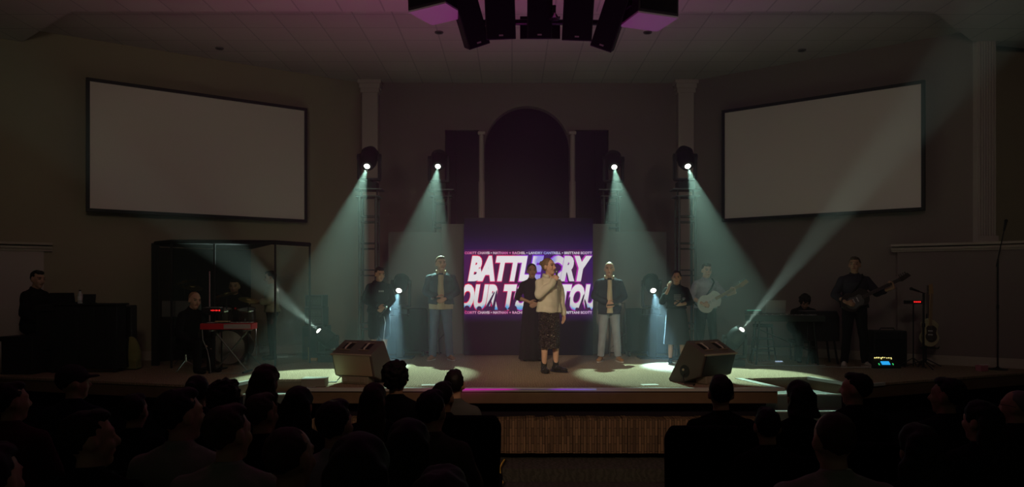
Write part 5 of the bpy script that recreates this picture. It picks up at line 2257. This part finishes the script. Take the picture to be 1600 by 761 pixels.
m.cyl((0, 0, 0.02), (0, 0, 0.36), 0.025, n=10)
m.cyl((0, 0, 0.0), (0, 0, 0.02), 0.2, n=20)
m.build('pedestal', M_blackm, t, smooth=True)
# --- pale shirted player half caught by the beam
d = 13.35
A = {-1: (V(-0.22, -0.06, 1.16), V(-0.06, -0.30, 1.12), V(0.2, -0.9, 0.1), V(0.3, 0, -1), 0.6),
     1: (V(0.22, -0.06, 1.16), V(0.10, -0.34, 1.16), V(0.1, -0.9, 0.3), V(-0.3, 0, -1), 0.6)}
p = Person('person in loose cream shirt standing in the beam behind the drum enclosure', (X(425, d), d, S), hgt(d, 424), math.radians(-72), group=GP, arms=A, wide=0.95, head=(0, math.radians(10), 0), skin=SK_tan, vs_=0.010)
p.body().hair(HA_dark, 'short').top(mat('cream_loose', (0.42, 0.40, 0.28), 0.9), 'shirt', g=0.03, sleeve=0.7, hem=0.95, loose=0.03, nz=0.02).trousers(C_black).shoes(C_black)

# ------------------------------------------------------------------ road cases with amplifiers left of the truss
d = 13.55


def rack(label, x, y, z, w, h, dep, face_units=2, group='stacked rack cases'):
    t = thing('rack_case', label, 'case', (x, y, z), group=group)
    m = MB()
    m.box((0, 0, h / 2), (w, dep, h))
    m.build('shell', M_black, t)
    m = MB()
    e = 0.018
    for sx in (-1, 1):
        m.box((sx * (w / 2 - e / 2), -dep / 2 - 0.004, h / 2), (e, 0.012, h))
    for zz in (e / 2, h - e / 2):
        m.box((0, -dep / 2 - 0.004, zz), (w - 2 * e, 0.012, e))
    m.build('metal_edge', M_alu, t)
    m = MB()
    for k in range(face_units):
        zz = 0.03 + (h - 0.06) * (k + 0.5) / face_units
        m.box((0, -dep / 2 - 0.006, zz), (w - 0.06, 0.02, (h - 0.06) / face_units - 0.012))
    m.build('rack_unit', mat('unit_face', (0.09, 0.09, 0.085), 0.4, metal=0.4), t, bevel=0.003)
    m = MB()
    for k in range(face_units):
        zz = 0.03 + (h - 0.06) * (k + 0.5) / face_units
        for j in range(5):
            m.cyl((-w * 0.32 + w * 0.16 * j, -dep / 2 - 0.016, zz), (-w * 0.32 + w * 0.16 * j, -dep / 2 - 0.03, zz), 0.012, n=10)
    m.build('knob', M_alu, t)
    return t


xr = X(495, d)
rack('small grey-edged rack case on top of the stack beside the drum enclosure', xr, d, Z(479, d), 0.30, 0.21, 0.4, 1)
rack('taller grey-edged rack case in the middle of the stack beside the drum enclosure', xr, d, Z(508, d), 0.32, 0.325, 0.4, 2)
t = thing('speaker_cabinet', 'black speaker cabinet at the bottom of the rack stack', 'speaker', (xr, d, S), group='stacked rack cases')
hb_ = Z(508.5, d) - S
m = MB()
m.box((0, 0, hb_ / 2), (0.42, 0.4, hb_ - 0.002))
m.build('cabinet', M_black, t, bevel=0.01)
m = MB()
m.box((0, -0.205, hb_ / 2), (0.38, 0.012, hb_ - 0.06))
m.build('grille', M_blackf, t)
t = thing('orange_folder', 'small orange brown folded case leaning by the floor light', 'case', (X(488, 13.1), 13.1, S))
m = MB()
m.box((-0.05, 0, 0.12), (0.035, 0.05, 0.24))
m.box((0.02, 0, 0.03), (0.14, 0.05, 0.05))
m.build('body', mat('orange_brown', (0.45, 0.24, 0.08), 0.7), t, bevel=0.004)
t = thing('power_strip', 'small black power box with two green lights behind the left wedge', 'power box', (X(534, 13.2), 13.2, S))
m = MB()
m.box((0, 0, 0.09), (0.42, 0.2, 0.18))
m.build('box', M_black, t, bevel=0.006)
M_green = mat('green_led', (0, 0.3, 0.05), 0.5, emit=(0.05, 0.8, 0.2), es=0.8)
for xx in (-0.09, 0.07):
    m = MB()
    m.box((xx, -0.103, 0.12), (0.035, 0.006, 0.02))
    m.build('indicator_light', M_green, t)
# dark covered gear and stools behind the two men
for px, lab in ((645, 'black covered equipment trolley behind the man in the denim jacket'), (998, 'black covered equipment trolley behind the man in the blazer')):
    d = 14.1
    t = thing('equipment_trolley', lab, 'trolley', (X(px, d), d, S), group='covered trolleys behind the singers')
    h = Z(482, d) - S
    m = MB()
    m.loft([((0, 0, 0.10), 0.30, 0.22), ((0, 0, h * 0.5), 0.285, 0.21), ((0, 0, h - 0.05), 0.27, 0.2), ((0, 0, h), 0.24, 0.17)], n=36, fold=10, amp=-0.04)
    m.build('cloth_cover', M_blackf, t, smooth=True)
    for sx in (-1, 1):
        for sy in (-1, 1):
            m = MB()
            m.cyl((sx * 0.2 - 0.02, sy * 0.14, 0.05), (sx * 0.2 + 0.02, sy * 0.14, 0.05), 0.05, n=14)
            m.cyl((sx * 0.2, sy * 0.14, 0.05), (sx * 0.2, sy * 0.14, 0.12), 0.015, n=8)
            m.build('castor', M_blackm, t)
for px, lab in ((684, 'folding metal easel standing behind the man in the denim jacket'), (966, 'folding metal easel standing behind the man in the blazer')):
    d = 14.0
    t = thing('folding_stand', lab, 'stand', (X(px, d), d, S), group='folding stands behind the two men')
    for s in (-1, 1):
        m = MB()
        m.cyl((s * 0.16, 0, 0.0), (s * 0.12, 0, 1.0), 0.013, n=8)
        m.build('leg', M_alu, t, smooth=True)
    m = MB()
    m.cyl((-0.16, 0, 0.12), (0.13, 0, 0.42), 0.009, n=8)
    m.cyl((-0.125, 0, 0.98), (0.125, 0, 0.98), 0.011, n=8)
    m.cyl((0, 0.0, 0.95), (0, 0.3, 0.0), 0.011, n=8)
    m.build('brace', M_alu, t, smooth=True)

# ------------------------------------------------------------------ right-hand band area
d = 12.55
zk = Z(502, d)
keyboard('long black keyboard on the right of the stage with a green lit corner', X(1226, d), d, zk, 1.22, 0.32, 0.10, mat('keys_case', (0.03, 0.035, 0.035), 0.4), math.radians(-3))
t = thing('effects_unit', 'small effects box with glowing green top strip on the left of the long keyboard', 'effects unit', (X(1177, 12.48), 12.48, zk + 0.121))
m = MB()
m.box((0, 0, 0.03), (0.24, 0.15, 0.06))
m.build('case', M_black, t, bevel=0.004)
m = MB()
m.box((0.0, -0.04, 0.064), (0.22, 0.05, 0.008))
m.build('display_strip', mat('teal_glow', (0.1, 0.4, 0.3), 0.4, emit=(0.10, 0.45, 0.30), es=0.55), t)
t = thing('keyboard_stand', 'black table-style stand with four legs under the long keyboard', 'stand', (X(1226, d), d, S), math.radians(-3), 'keyboard stands')
for sx in (-1, 1):
    for sy in (-1, 1):
        m = MB()
        m.cyl((sx * 0.50, sy * 0.13, 0.0), (sx * 0.44, sy * 0.11, zk - S - 0.002), 0.016, n=8)
        m.build('leg', M_blackm, t, smooth=True)
for a_, b_2 in (((-0.485, -0.12, 0.25), (-0.485, 0.12, 0.25)), ((0.485, -0.12, 0.25), (0.485, 0.12, 0.25)), ((-0.46, 0, 0.6), (0.46, 0, 0.2)), ((-0.48, -0.12, 0.3), (0.48, -0.12, 0.3))):
    m = MB()
    m.cyl(a_, b_2, 0.010, n=8)
    m.build('brace', M_blackm, t, smooth=True)
t = thing('laptop', 'open pale laptop seen from behind on the long keyboard', 'laptop', (X(1212, 12.6), 12.66, zk + 0.122))
m = MB()
m.box((0, 0.06, 0.009), (0.33, 0.22, 0.016))
m.build('base', M_alu, t, bevel=0.003)
m = MB()
m.M = Matrix.Translation((0, -0.05, 0.017)) @ Matrix.Rotation(math.radians(8), 4, 'X')
m.box((0, 0, 0.105), (0.33, 0.010, 0.21))
m.build('display', mat('laptop_grey', (0.36, 0.33, 0.32), 0.4, metal=0.2), t, bevel=0.003)
for px, dd in ((1192, 12.95),):
    t = thing('bar_stool', 'tall four-legged stool behind the long keyboard', 'stool', (X(px, dd), dd, S))
    m = MB()
    m.lathe([(0.16, 0.60), (0.17, 0.62), (0.165, 0.65), (0.02, 0.655)], 24)
    m.build('seat', M_blackf, t, smooth=True)
    for sx in (-1, 1):
        for sy in (-1, 1):
            m = MB()
            m.cyl((sx * 0.17, sy * 0.17, 0.0), (sx * 0.11, sy * 0.11, 0.61), 0.014, n=8)
            m.build('leg', M_black, t, smooth=True)
    m = MB()
    for z in (0.2, 0.4):
        k = 0.17 - 0.06 * z / 0.61
        for a, b in (((-k, -k), (k, -k)), ((k, -k), (k, k)), ((k, k), (-k, k)), ((-k, k), (-k, -k))):
            m.cyl((a[0], a[1], z), (b[0], b[1], z), 0.009, n=6)
    m.build('foot_rail', M_black, t)
# the keys player bending behind
d = 13.2
p = seated('person in black bending over the keys behind the long keyboard on the right', (X(1254, d), d, S), hgt(d, 459), math.radians(-12), pelv=0.50, lean=0.30, head=(0, math.radians(22), 0), group=GM, skin=SK_tan, vs_=0.011)
p.body().hair(HA_dark, 'curly').top(C_black, 'shirt', g=0.028, sleeve=0.9, hem=0.9).trousers(C_black).shoes(C_black)
t = thing('piano_stool', 'low black stool under the person in black behind the long keyboard', 'stool', (X(1254, d), d + 0.02, S))
m = MB()
m.box((0, 0, 0.34), (0.4, 0.3, 0.06))
m.build('seat', M_blackf, t, bevel=0.015)
for sx in (-1, 1):
    for sy in (-1, 1):
        m = MB()
        m.cyl((sx * 0.16, sy * 0.11, 0), (sx * 0.16, sy * 0.11, 0.31), 0.016, n=8)
        m.build('leg', M_black, t)
# black console on stand legs
d = 12.75
t = thing('organ_console', 'black organ console on splayed legs between the keys player and the bassist', 'organ', (X(1279, d), d, S))
zt_, zb_ = Z(486, d) - S, Z(532, d) - S
m = MB()
m.prismx([(-0.2, zb_), (0.2, zb_), (0.2, zt_), (-0.1, zt_), (-0.2, zt_ - 0.1)], -0.27, 0.27)
m.build('case', M_black, t, bevel=0.01)
for s in (-1, 1):
    m = MB()
    m.tube([(s * 0.20, -0.15, zb_), (s * 0.235, -0.16, 0.12), (s * 0.26, -0.17, 0.0)], 0.018, 8)
    m.build('leg', M_blackm, t, smooth=True)
    m = MB()
    m.tube([(s * 0.20, 0.15, zb_), (s * 0.235, 0.16, 0.12), (s * 0.26, 0.17, 0.0)], 0.018, 8)
    m.build('leg', M_blackm, t, smooth=True)
t = thing('sheet_music', 'loose pale sheet lying on top of the black organ console', 'paper', (X(1262, 12.75), 12.77, S + zt_ + 0.006))
m = MB()
m.M = Matrix.Rotation(0.2, 4, 'Z')
m.box((0, 0, 0), (0.22, 0.16, 0.004))
m.build('sheet', mat('sheet_dim', (0.35, 0.30, 0.32), 0.8), t)
# pedals and boards on the floor
M_pedal = mat('pedal_metal', (0.45, 0.42, 0.38), 0.4, metal=0.5)
for px, py, w, lab in ((1182, 568, 0.16, 'small round-cornered pedal leftmost of the floor pedals'), (1197, 567.5, 0.22, 'long silver pedal in the middle of the floor pedals'), (1216, 568, 0.16, 'pedal with a blue white light rightmost of the floor pedals')):
    d = D(py)
    t = thing('effect_pedal', lab, 'pedal', (X(px, d), d, S), group='effect pedals on the floor')
    m = MB()
    m.prismx([(-0.06, 0), (0.06, 0), (0.06, 0.05), (-0.06, 0.025)], -w / 2, w / 2)
    m.build('housing', M_pedal, t, bevel=0.005)
    m = MB()
    for s in (-1, 0, 1):
        m.cyl((s * w * 0.3, 0.01, 0.03), (s * w * 0.3, 0.01, 0.055), 0.010, n=10)
    m.build('footswitch', M_chrome, t)
    if px == 1216:
        m = MB()
        m.box((0, 0.062, 0.03), (0.12, 0.006, 0.03))
        m.box((0, -0.035, 0.040), (0.12, 0.02, 0.008))
        m.build('light_strip', mat('pedal_light', (0.3, 0.4, 0.6), 0.4, emit=(0.45, 0.6, 0.85), es=0.9), t)
t = thing('loose_cable', 'pale cable lying in curves round the floor pedals on the right', 'cable', (X(1200, 12.4), 12.4, S))
m = MB()
m.tube([(-0.35, 0.1, 0.14), (-0.33, 0.0, 0.03), (-0.25, -0.08, 0.008), (0.0, -0.12, 0.008), (0.2, -0.05, 0.008), (0.5, -0.15, 0.008), (0.9, -0.1, 0.008)], 0.006, 6)
m.build('cable', mat('cable_pale', (0.45, 0.44, 0.40), 0.6), t, smooth=True)
t = thing('loose_cable', 'coiled pale cable on the floor around the shoes of the bassist', 'cable', (X(1335, 12.05), 12.05, S))
m = MB()
m.tube([(-0.55, 0.0, 0.008), (-0.35, 0.05, 0.008), (-0.2, -0.08, 0.008), (0.0, -0.02, 0.008), (0.15, -0.08, 0.008), (0.3, 0.0, 0.008), (0.45, -0.05, 0.008)], 0.007, 6)
m.build('cable', mat('cable_pale', (0.45, 0.44, 0.40), 0.6), t, smooth=True)
# bass amplifier with a lit pedal board in front
d = 12.35
t = thing('bass_amplifier', 'black bass amplifier cabinet behind the lit pedal board on the right', 'amplifier', (X(1386, d), d, S), math.radians(-8))
h = Z(516, d) - S
m = MB()
m.box((0, 0, h / 2), (0.52, 0.30, h))
m.build('cabinet', M_black, t, bevel=0.02)
m = MB()
m.box((0, -0.153, h * 0.42), (0.46, 0.012, h * 0.72))
m.build('grille', M_blackf, t)
m = MB()
m.box((0, -0.153, h * 0.88), (0.46, 0.012, h * 0.14))
m.build('control_panel', M_blackm, t)
m = MB()
for s in range(6):
    m.cyl((-0.18 + 0.07 * s, -0.158, h * 0.88), (-0.18 + 0.07 * s, -0.172, h * 0.88), 0.013, n=12)
m.build('knob', M_black, t)
m = MB()
m.tube([(-0.12, 0, h), (-0.1, 0, h + 0.035), (0.1, 0, h + 0.035), (0.12, 0, h)], 0.010, 6)
m.build('handle', M_black, t, smooth=True)
d = 12.05
t = thing('pedal_board', 'pedal board with a bright blue screen and small yellow lights before the bass amplifier', 'pedal board', (X(1380, d), d, S))
m = MB()
m.prismx([(-0.13, 0), (0.13, 0), (0.13, 0.22), (-0.13, 0.03)], -0.22, 0.22)
m.build('board', M_black, t, bevel=0.006)
ang = math.atan2(0.19, 0.26)
Mx = Matrix.Translation((0, 0, 0.125)) @ Matrix.Rotation(ang, 4, 'X')
m = MB()
m.M = Mx
m.box((0.0, -0.085, 0.006), (0.13, 0.075, 0.008))
m.build('display', mat('blue_display', (0, 0.2, 0.4), 0.4, emit=(0.02, 0.33, 0.75), es=1.2), t)
M_yel = mat('yellow_led', (0.4, 0.35, 0.1), 0.4, emit=(0.8, 0.7, 0.25), es=1.4)
random.seed(5)
for k in range(9):
    m = MB()
    m.M = Mx
    m.cyl((-0.12 + 0.032 * k, 0.03 + random.uniform(-0.02, 0.025), 0.0), (-0.12 + 0.032 * k, 0.04, 0.012), random.uniform(0.006, 0.011), n=8)
    m.build('indicator_light', M_yel, t)
for s in (-1, 1):
    m = MB()
    m.M = Mx
    m.box((s * 0.11, -0.11, 0.004), (0.012, 0.035, 0.008))
    m.build('indicator_light', M_green, t)
# stand with red display, mic stand, guitar on stand, tall boom stand
d = 12.1
t = thing('tablet_stand', 'slim stand topped with a small black box showing red lights near the guitar', 'stand', (X(1427, d), d, S))
h = Z(475, d) - S
m = MB()
m.cyl((0, 0, 0.02), (0, 0, h), 0.011, n=8)
m.build('pole', M_blackm, t, smooth=True)
for k in range(3):
    a = 2 * PI * k / 3 + 0.9
    m = MB()
    m.cyl((0, 0, 0.15), (0.24 * math.cos(a), 0.24 * math.sin(a), 0.01), 0.008, n=6)
    m.build('leg', M_blackm, t)
m = MB()
m.box((0, 0, h + 0.03), (0.24, 0.14, 0.055))
m.build('box', M_black, t, bevel=0.005)
m = MB()
m.box((0, -0.072, h + 0.006), (0.24, 0.006, 0.012))
m.build('front_edge', M_alu, t)
m = MB()
for k in range(4):
    m.box((-0.02 + 0.03 * k, -0.074, h + 0.035), (0.02, 0.004, 0.022))
m.build('led_row', M_redled, t)
mic_stand('short black microphone stand with horizontal boom before the standing guitar', X(1443, 11.9), 11.9, Z(458, 11.9) - S, (-0.10, -0.03, 0.03), 'tripod', pole_r=0.016)
d = 12.15
gt = guitar('cream electric guitar with maple neck resting on a stand by the right wall', (X(1452, d), d, Z(521, d)), (0.06, 0.06, 1.0), (0.05, -1, 0.06), mat('guitar_cream', (0.50, 0.44, 0.26), 0.35), mat('guard_dark', (0.08, 0.06, 0.05), 0.4))
t = thing('guitar_stand', 'black tripod stand holding the cream electric guitar', 'stand', (X(1452, d), d + 0.10, S))
m = MB()
m.cyl((0, 0, 0.05), (0.04, 0.05, 0.85), 0.012, n=8)
m.build('pole', M_blackm, t, smooth=True)
m = MB()
zz = Z(521, d) - S - 0.24
m.tube([(-0.12, -0.17, zz + 0.03), (-0.12, -0.14, zz), (-0.1, 0, zz), (0.1, 0, zz), (0.12, -0.14, zz), (0.12, -0.17, zz + 0.03)], 0.010, 6)
m.build('cradle', M_blackm, t, smooth=True)
for k in range(3):
    a = 2 * PI * k / 3 + PI / 2
    m = MB()
    m.cyl((0, 0, 0.12), (0.22 * math.cos(a), 0.22 * math.sin(a), 0.01), 0.009, n=6)
    m.build('leg', M_blackm, t)
mic_stand('tall black boom microphone stand at the far right of the stage', X(1559, 11.75), 11.75, Z(405, 11.75) - S, (0.10, 0.0, 0.46), 'round', pole_r=0.012)
t = thing('tissue_box', 'small pink box lying at the far right edge of the stage', 'box', (X(1534, 11.55), 11.55, S), 0.2)
m = MB()
m.box((0, 0, 0.045), (0.13, 0.11, 0.09))
m.build('carton', mat('pink_card', (0.48, 0.16, 0.20), 0.7), t, bevel=0.003)
m = MB()
m.box((0.05, -0.005, 0.094), (0.15, 0.06, 0.006))
m.build('loose_paper', M_paper, t)

# ================================================================== AUDIENCE
C_fab = mat('chair_fabric', (0.010, 0.010, 0.014), 0.95, bump=0.2, bscale=200, spec=0.1)


def make_chair(label):
    t = thing('padded_chair', label, 'chair', (0, 0, 0), 0, 'padded chairs of the audience')
    m = MB()
    m.box((0, -0.02, 0.455), (0.45, 0.45, 0.075))
    m.build('seat', C_fab, t, bevel=0.025)
    m = MB()
    m.M = Matrix.Translation((0, 0.225, 0.50)) @ Matrix.Rotation(math.radians(-8), 4, 'X')
    m.prismy([(-0.21, 0.02), (0.21, 0.02), (0.225, 0.40), (0.19, 0.46), (-0.19, 0.46), (-0.225, 0.40)], -0.035, 0.03)
    m.build('backrest', C_fab, t, bevel=0.02)
    for s in (-1, 1):
        m = MB()
        m.tube([(s * 0.20, -0.20, 0.0), (s * 0.20, -0.19, 0.42)], 0.011, 6)
        m.build('leg', M_blackm, t, smooth=True)
        m = MB()
        m.tube([(s * 0.20, 0.26, 0.0), (s * 0.20, 0.20, 0.42), (s * 0.20, 0.225, 0.55)], 0.011, 6)
        m.build('leg', M_blackm, t, smooth=True)
    m = MB()
    for s in (-1, 1):
        m.tube([(s * 0.20, -0.195, 0.2), (s * 0.20, 0.23, 0.2)], 0.008, 6)
    m.tube([(-0.2, 0.23, 0.2), (0.2, 0.23, 0.2)], 0.008, 6)
    m.build('stretcher', M_blackm, t, smooth=True)
    return t


def cloth(name, c):
    return mat(name, c, 0.9, bump=0.2, bscale=120, spec=0.1)


K = cloth('aud_black', (0.012, 0.012, 0.014))
MA = cloth('aud_maroon', (0.07, 0.02, 0.03))
GG = cloth('aud_grey_green', (0.34, 0.36, 0.29))
LG = cloth('aud_light_grey', (0.40, 0.42, 0.42))
NV = cloth('aud_navy', (0.02, 0.025, 0.04))
BR = cloth('aud_brown', (0.10, 0.08, 0.06))
# px, head top py, distance, hair style, hair material, shirt, head turn in degrees (+ = to the right), size across, description
AUD = [
    (14, 599, 4.30, 'short', HA_dark, MA, 40, 1.1, 'short dark hair and maroon shirt at the far left of the audience'),
    (113, 573, 5.25, 'cap', HA_dark, NV, 55, 1.0, 'baseball cap looking right in the left of the audience'),
    (137, 645, 3.05, 'short', HA_dark, K, 55, 1.1, 'black shirt and short dark hair turned right behind the cap wearer'),
    (208, 617, 4.50, 'short', HA_dark, K, 10, 1.0, 'black top holding a lit phone in the left of the audience'),
    (-22, 700, 2.35, 'short', HA_dark, LG, 10, 1.1, 'pale grey shirt cut off by the lower left corner'),
    (280, 610, 3.40, 'short', HA_dark, GG, 40, 1.05, 'short dark hair and grey-green shirt below the drum enclosure'),
    (308, 588, 5.20, 'bun', HA_dark, K, 5, 0.95, 'dark hair tied in a bun below the red keyboard'),
    (350, 598, 4.45, 'curly', HA_dark, K, 5, 1.0, 'curly dark hair left of the long wavy haired person'),
    (414, 573, 5.10, 'wavy', HA_brown, K, 10, 0.95, 'long wavy brown hair against the bright left stage wing'),
    (408, 617, 4.05, 'short', HA_brown, K, 30, 1.0, 'short brown hair right in front of the long wavy haired person'),
    (465, 608, 4.35, 'long', HA_dark, K, 5, 0.95, 'long straight dark hair left of the grey-shirted person'),
    (355, 636, 3.10, 'short', HA_brown, GG, 30, 1.2, 'short brown hair and wide grey-green T-shirt in the nearest row'),
    (452, 669, 2.70, 'buzz', HA_brown, MA, 25, 0.95, 'buzzed hair with a pink rim of light in the nearest row'),
    (523, 628, 3.50, 'short', HA_dark, LG, 20, 1.1, 'short dark hair and pale grey shirt below the left wedge'),
    (558, 688, 2.20, 'long', HA_dark, K, 0, 0.95, 'long dark hair at the bottom edge before the pale grey shirt'),
    (584, 602, 4.95, 'long', HA_brown, K, 10, 0.95, 'long brown hair just below the left wedge'),
    (618, 568, 5.60, 'curly', HA_dark, K, 5, 1.0, 'curly dark hair standing out tall beside the left wedge'),
    (675, 612, 4.00, 'short', HA_dark, BR, 20, 1.05, 'short dark hair and brown shirt left of the gap in the seats'),
    (693, 598, 5.15, 'short', HA_dark, K, 20, 0.95, 'short dark hair half hidden between two others below the stage edge'),
    (710, 579, 5.90, 'short', HA_dark, cloth('aud_mid_grey', (0.10, 0.10, 0.10)), 5, 0.95, 'pale grey shirt seated furthest forward beside the gap'),
    (637, 662, 2.95, 'long', HA_dark, K, 0, 1.1, 'long dark hair and dark top in the second nearest row'),
    (688, 741, 1.75, 'short', HA_dark, K, 0, 0.9, 'dark head just showing at the bottom edge left of the gap'),
    (1128, 588, 4.70, 'short', HA_dark, K, 5, 1.15, 'dark suit seated below the right wedge'),
    (1201, 639, 4.10, 'short', HA_dark, K, 5, 1.0, 'short dark hair low between the suited person and the bob haired person'),
    (1251, 598, 4.75, 'bob', HA_dark, K, -5, 0.95, 'bobbed dark hair in front of the right stage steps'),
    (1306, 646, 3.00, 'buzz', HA_brown, GG, -5, 1.35, 'broad grey-green shirt nearest the camera on the right'),
    (1338, 584, 5.20, 'short', HA_dark, K, -55, 1.1, 'dark hair turned left below the bass player'),
    (1482, 592, 4.60, 'short', HA_dark, K, -45, 1.15, 'dark clothes looking up left below the cream guitar'),
    (1536, 630, 4.00, 'wavy', HA_dark, K, -30, 1.0, 'wavy dark hair below the tall microphone stand'),
    (1590, 611, 4.65, 'buzz', HA_grey, K, -50, 1.0, 'grey hair and glasses at the far right of the audience'),
    (1440, 668, 3.20, 'wavy', HA_dark, K, 0, 1.05, 'long dark hair nearest the camera on the far right'),
]
chair0 = None
for i, (px, top, d, st, hm, sm, turn, wide, desc) in enumerate(AUD):
    z0 = zf(d)
    x = X(px, d)
    zt = Z(top, d)
    pel = 0.60
    sc = (zt - z0) / (pel + 0.825)
    legs = {s: (V(s * 0.12, -0.38, pel - 0.03), V(s * 0.12, -0.38, 0.075), V(s * 0.1, -1, 0)) for s in (-1, 1)}
    A = {-1: (V(-0.25, -0.05, 1.15), V(-0.12, -0.26, 1.0), V(0.3, -1, -0.3), V(0, 0, -1), 0.4),
         1: (V(0.25, -0.05, 1.15), V(0.12, -0.26, 1.0), V(-0.3, -1, -0.3), V(0, 0, -1), 0.4)}
    if 'lit phone' in desc:
        A[1] = (V(0.24, -0.12, 1.16), V(0.12, -0.36, 1.16), V(0, -0.3, 1), V(0, -1, 0.3), 0.6)
    p = Person('seated person with ' + desc, (x, d, z0), 1.75 * sc, PI - math.radians(x * 2.0), group='people seated in the audience', pelvis=(0, 0, pel), lean=0.04,
               arms=A, legs=legs, head=(-math.radians(turn), math.radians(-3), 0), vs_=0.0125 if d > 3.5 else 0.0105, wide=0.9 + (wide - 0.9) * 0.8, skin=SK_fair if i % 3 else SK_tan)
    p.body(face=False)
    if st == 'cap':
        p.hair(hm, 'buzz').cap(cloth('cap_cloth', (0.05, 0.045, 0.05)))
    else:
        p.hair(hm, st)
    p.top(sm, 'shirt', g=0.024, sleeve=0.45 if sm in (GG, LG, BR) else 0.95, hem=0.86, loose=0.02)
    p.trousers(NV).shoes(C_black)
    if 'glasses' in desc:
        m = MB()
        m.M = p.HM
        for s in (-1, 1):
            m.tube([(s * 0.032 + 0.022 * math.cos(a), -0.098, 0.010 + 0.018 * math.sin(a)) for a in [2 * PI * j / 12 for j in range(13)]], 0.002, 5)
            m.tube([(s * 0.054, -0.096, 0.012), (s * 0.078, -0.02, 0.012), (s * 0.084, 0.02, 0.004)], 0.002, 5)
        m.build('glasses', M_black, p.t)
    if 'lit phone' in desc:
        hc = hand_center(p, 1, 0.07)
        t = thing('phone', 'phone glowing pinkish in the hand of an audience member on the left', 'phone', hc)
        m = MB()
        m.box((0, 0.03, 0.03), (0.075, 0.009, 0.15))
        m.build('case', M_black, t, bevel=0.003)
        m = MB()
        m.box((0, 0.0245, 0.03), (0.066, 0.002, 0.13))
        m.build('display', mat('phone_glow', (0.3, 0.2, 0.2), 0.4, emit=(0.35, 0.22, 0.25), es=0.5), t)
    # chair facing the stage
    lab = 'padded black chair holding the person with ' + ' '.join(desc.split()[:9])
    lab = ' '.join(lab.split()[:16])
    if chair0 is None:
        ch = chair0 = make_chair(lab)
    else:
        ch = copy_tree(chair0)
        ch['label'] = lab
    ch.location = (x, d - 0.02, z0)
    k = pel * sc / 0.60
    ch.scale = (1, 1, k)
    ch.rotation_euler = (0, 0, PI - math.radians(x * 2.0))
# two empty chairs either side of the centre aisle
for px, d, lab in ((733, 5.15, 'empty padded black chair on the left side of the centre gap'), (1082, 4.55, 'empty padded black chair on the right side of the centre gap')):
    ch = copy_tree(chair0)
    ch['label'] = lab
    ch.location = (X(px, d), d, zf(d))
    ch.scale = (1, 1, 1.06)
    ch.rotation_euler = (0, 0, PI)

bpy.data.scenes.remove(WORK)
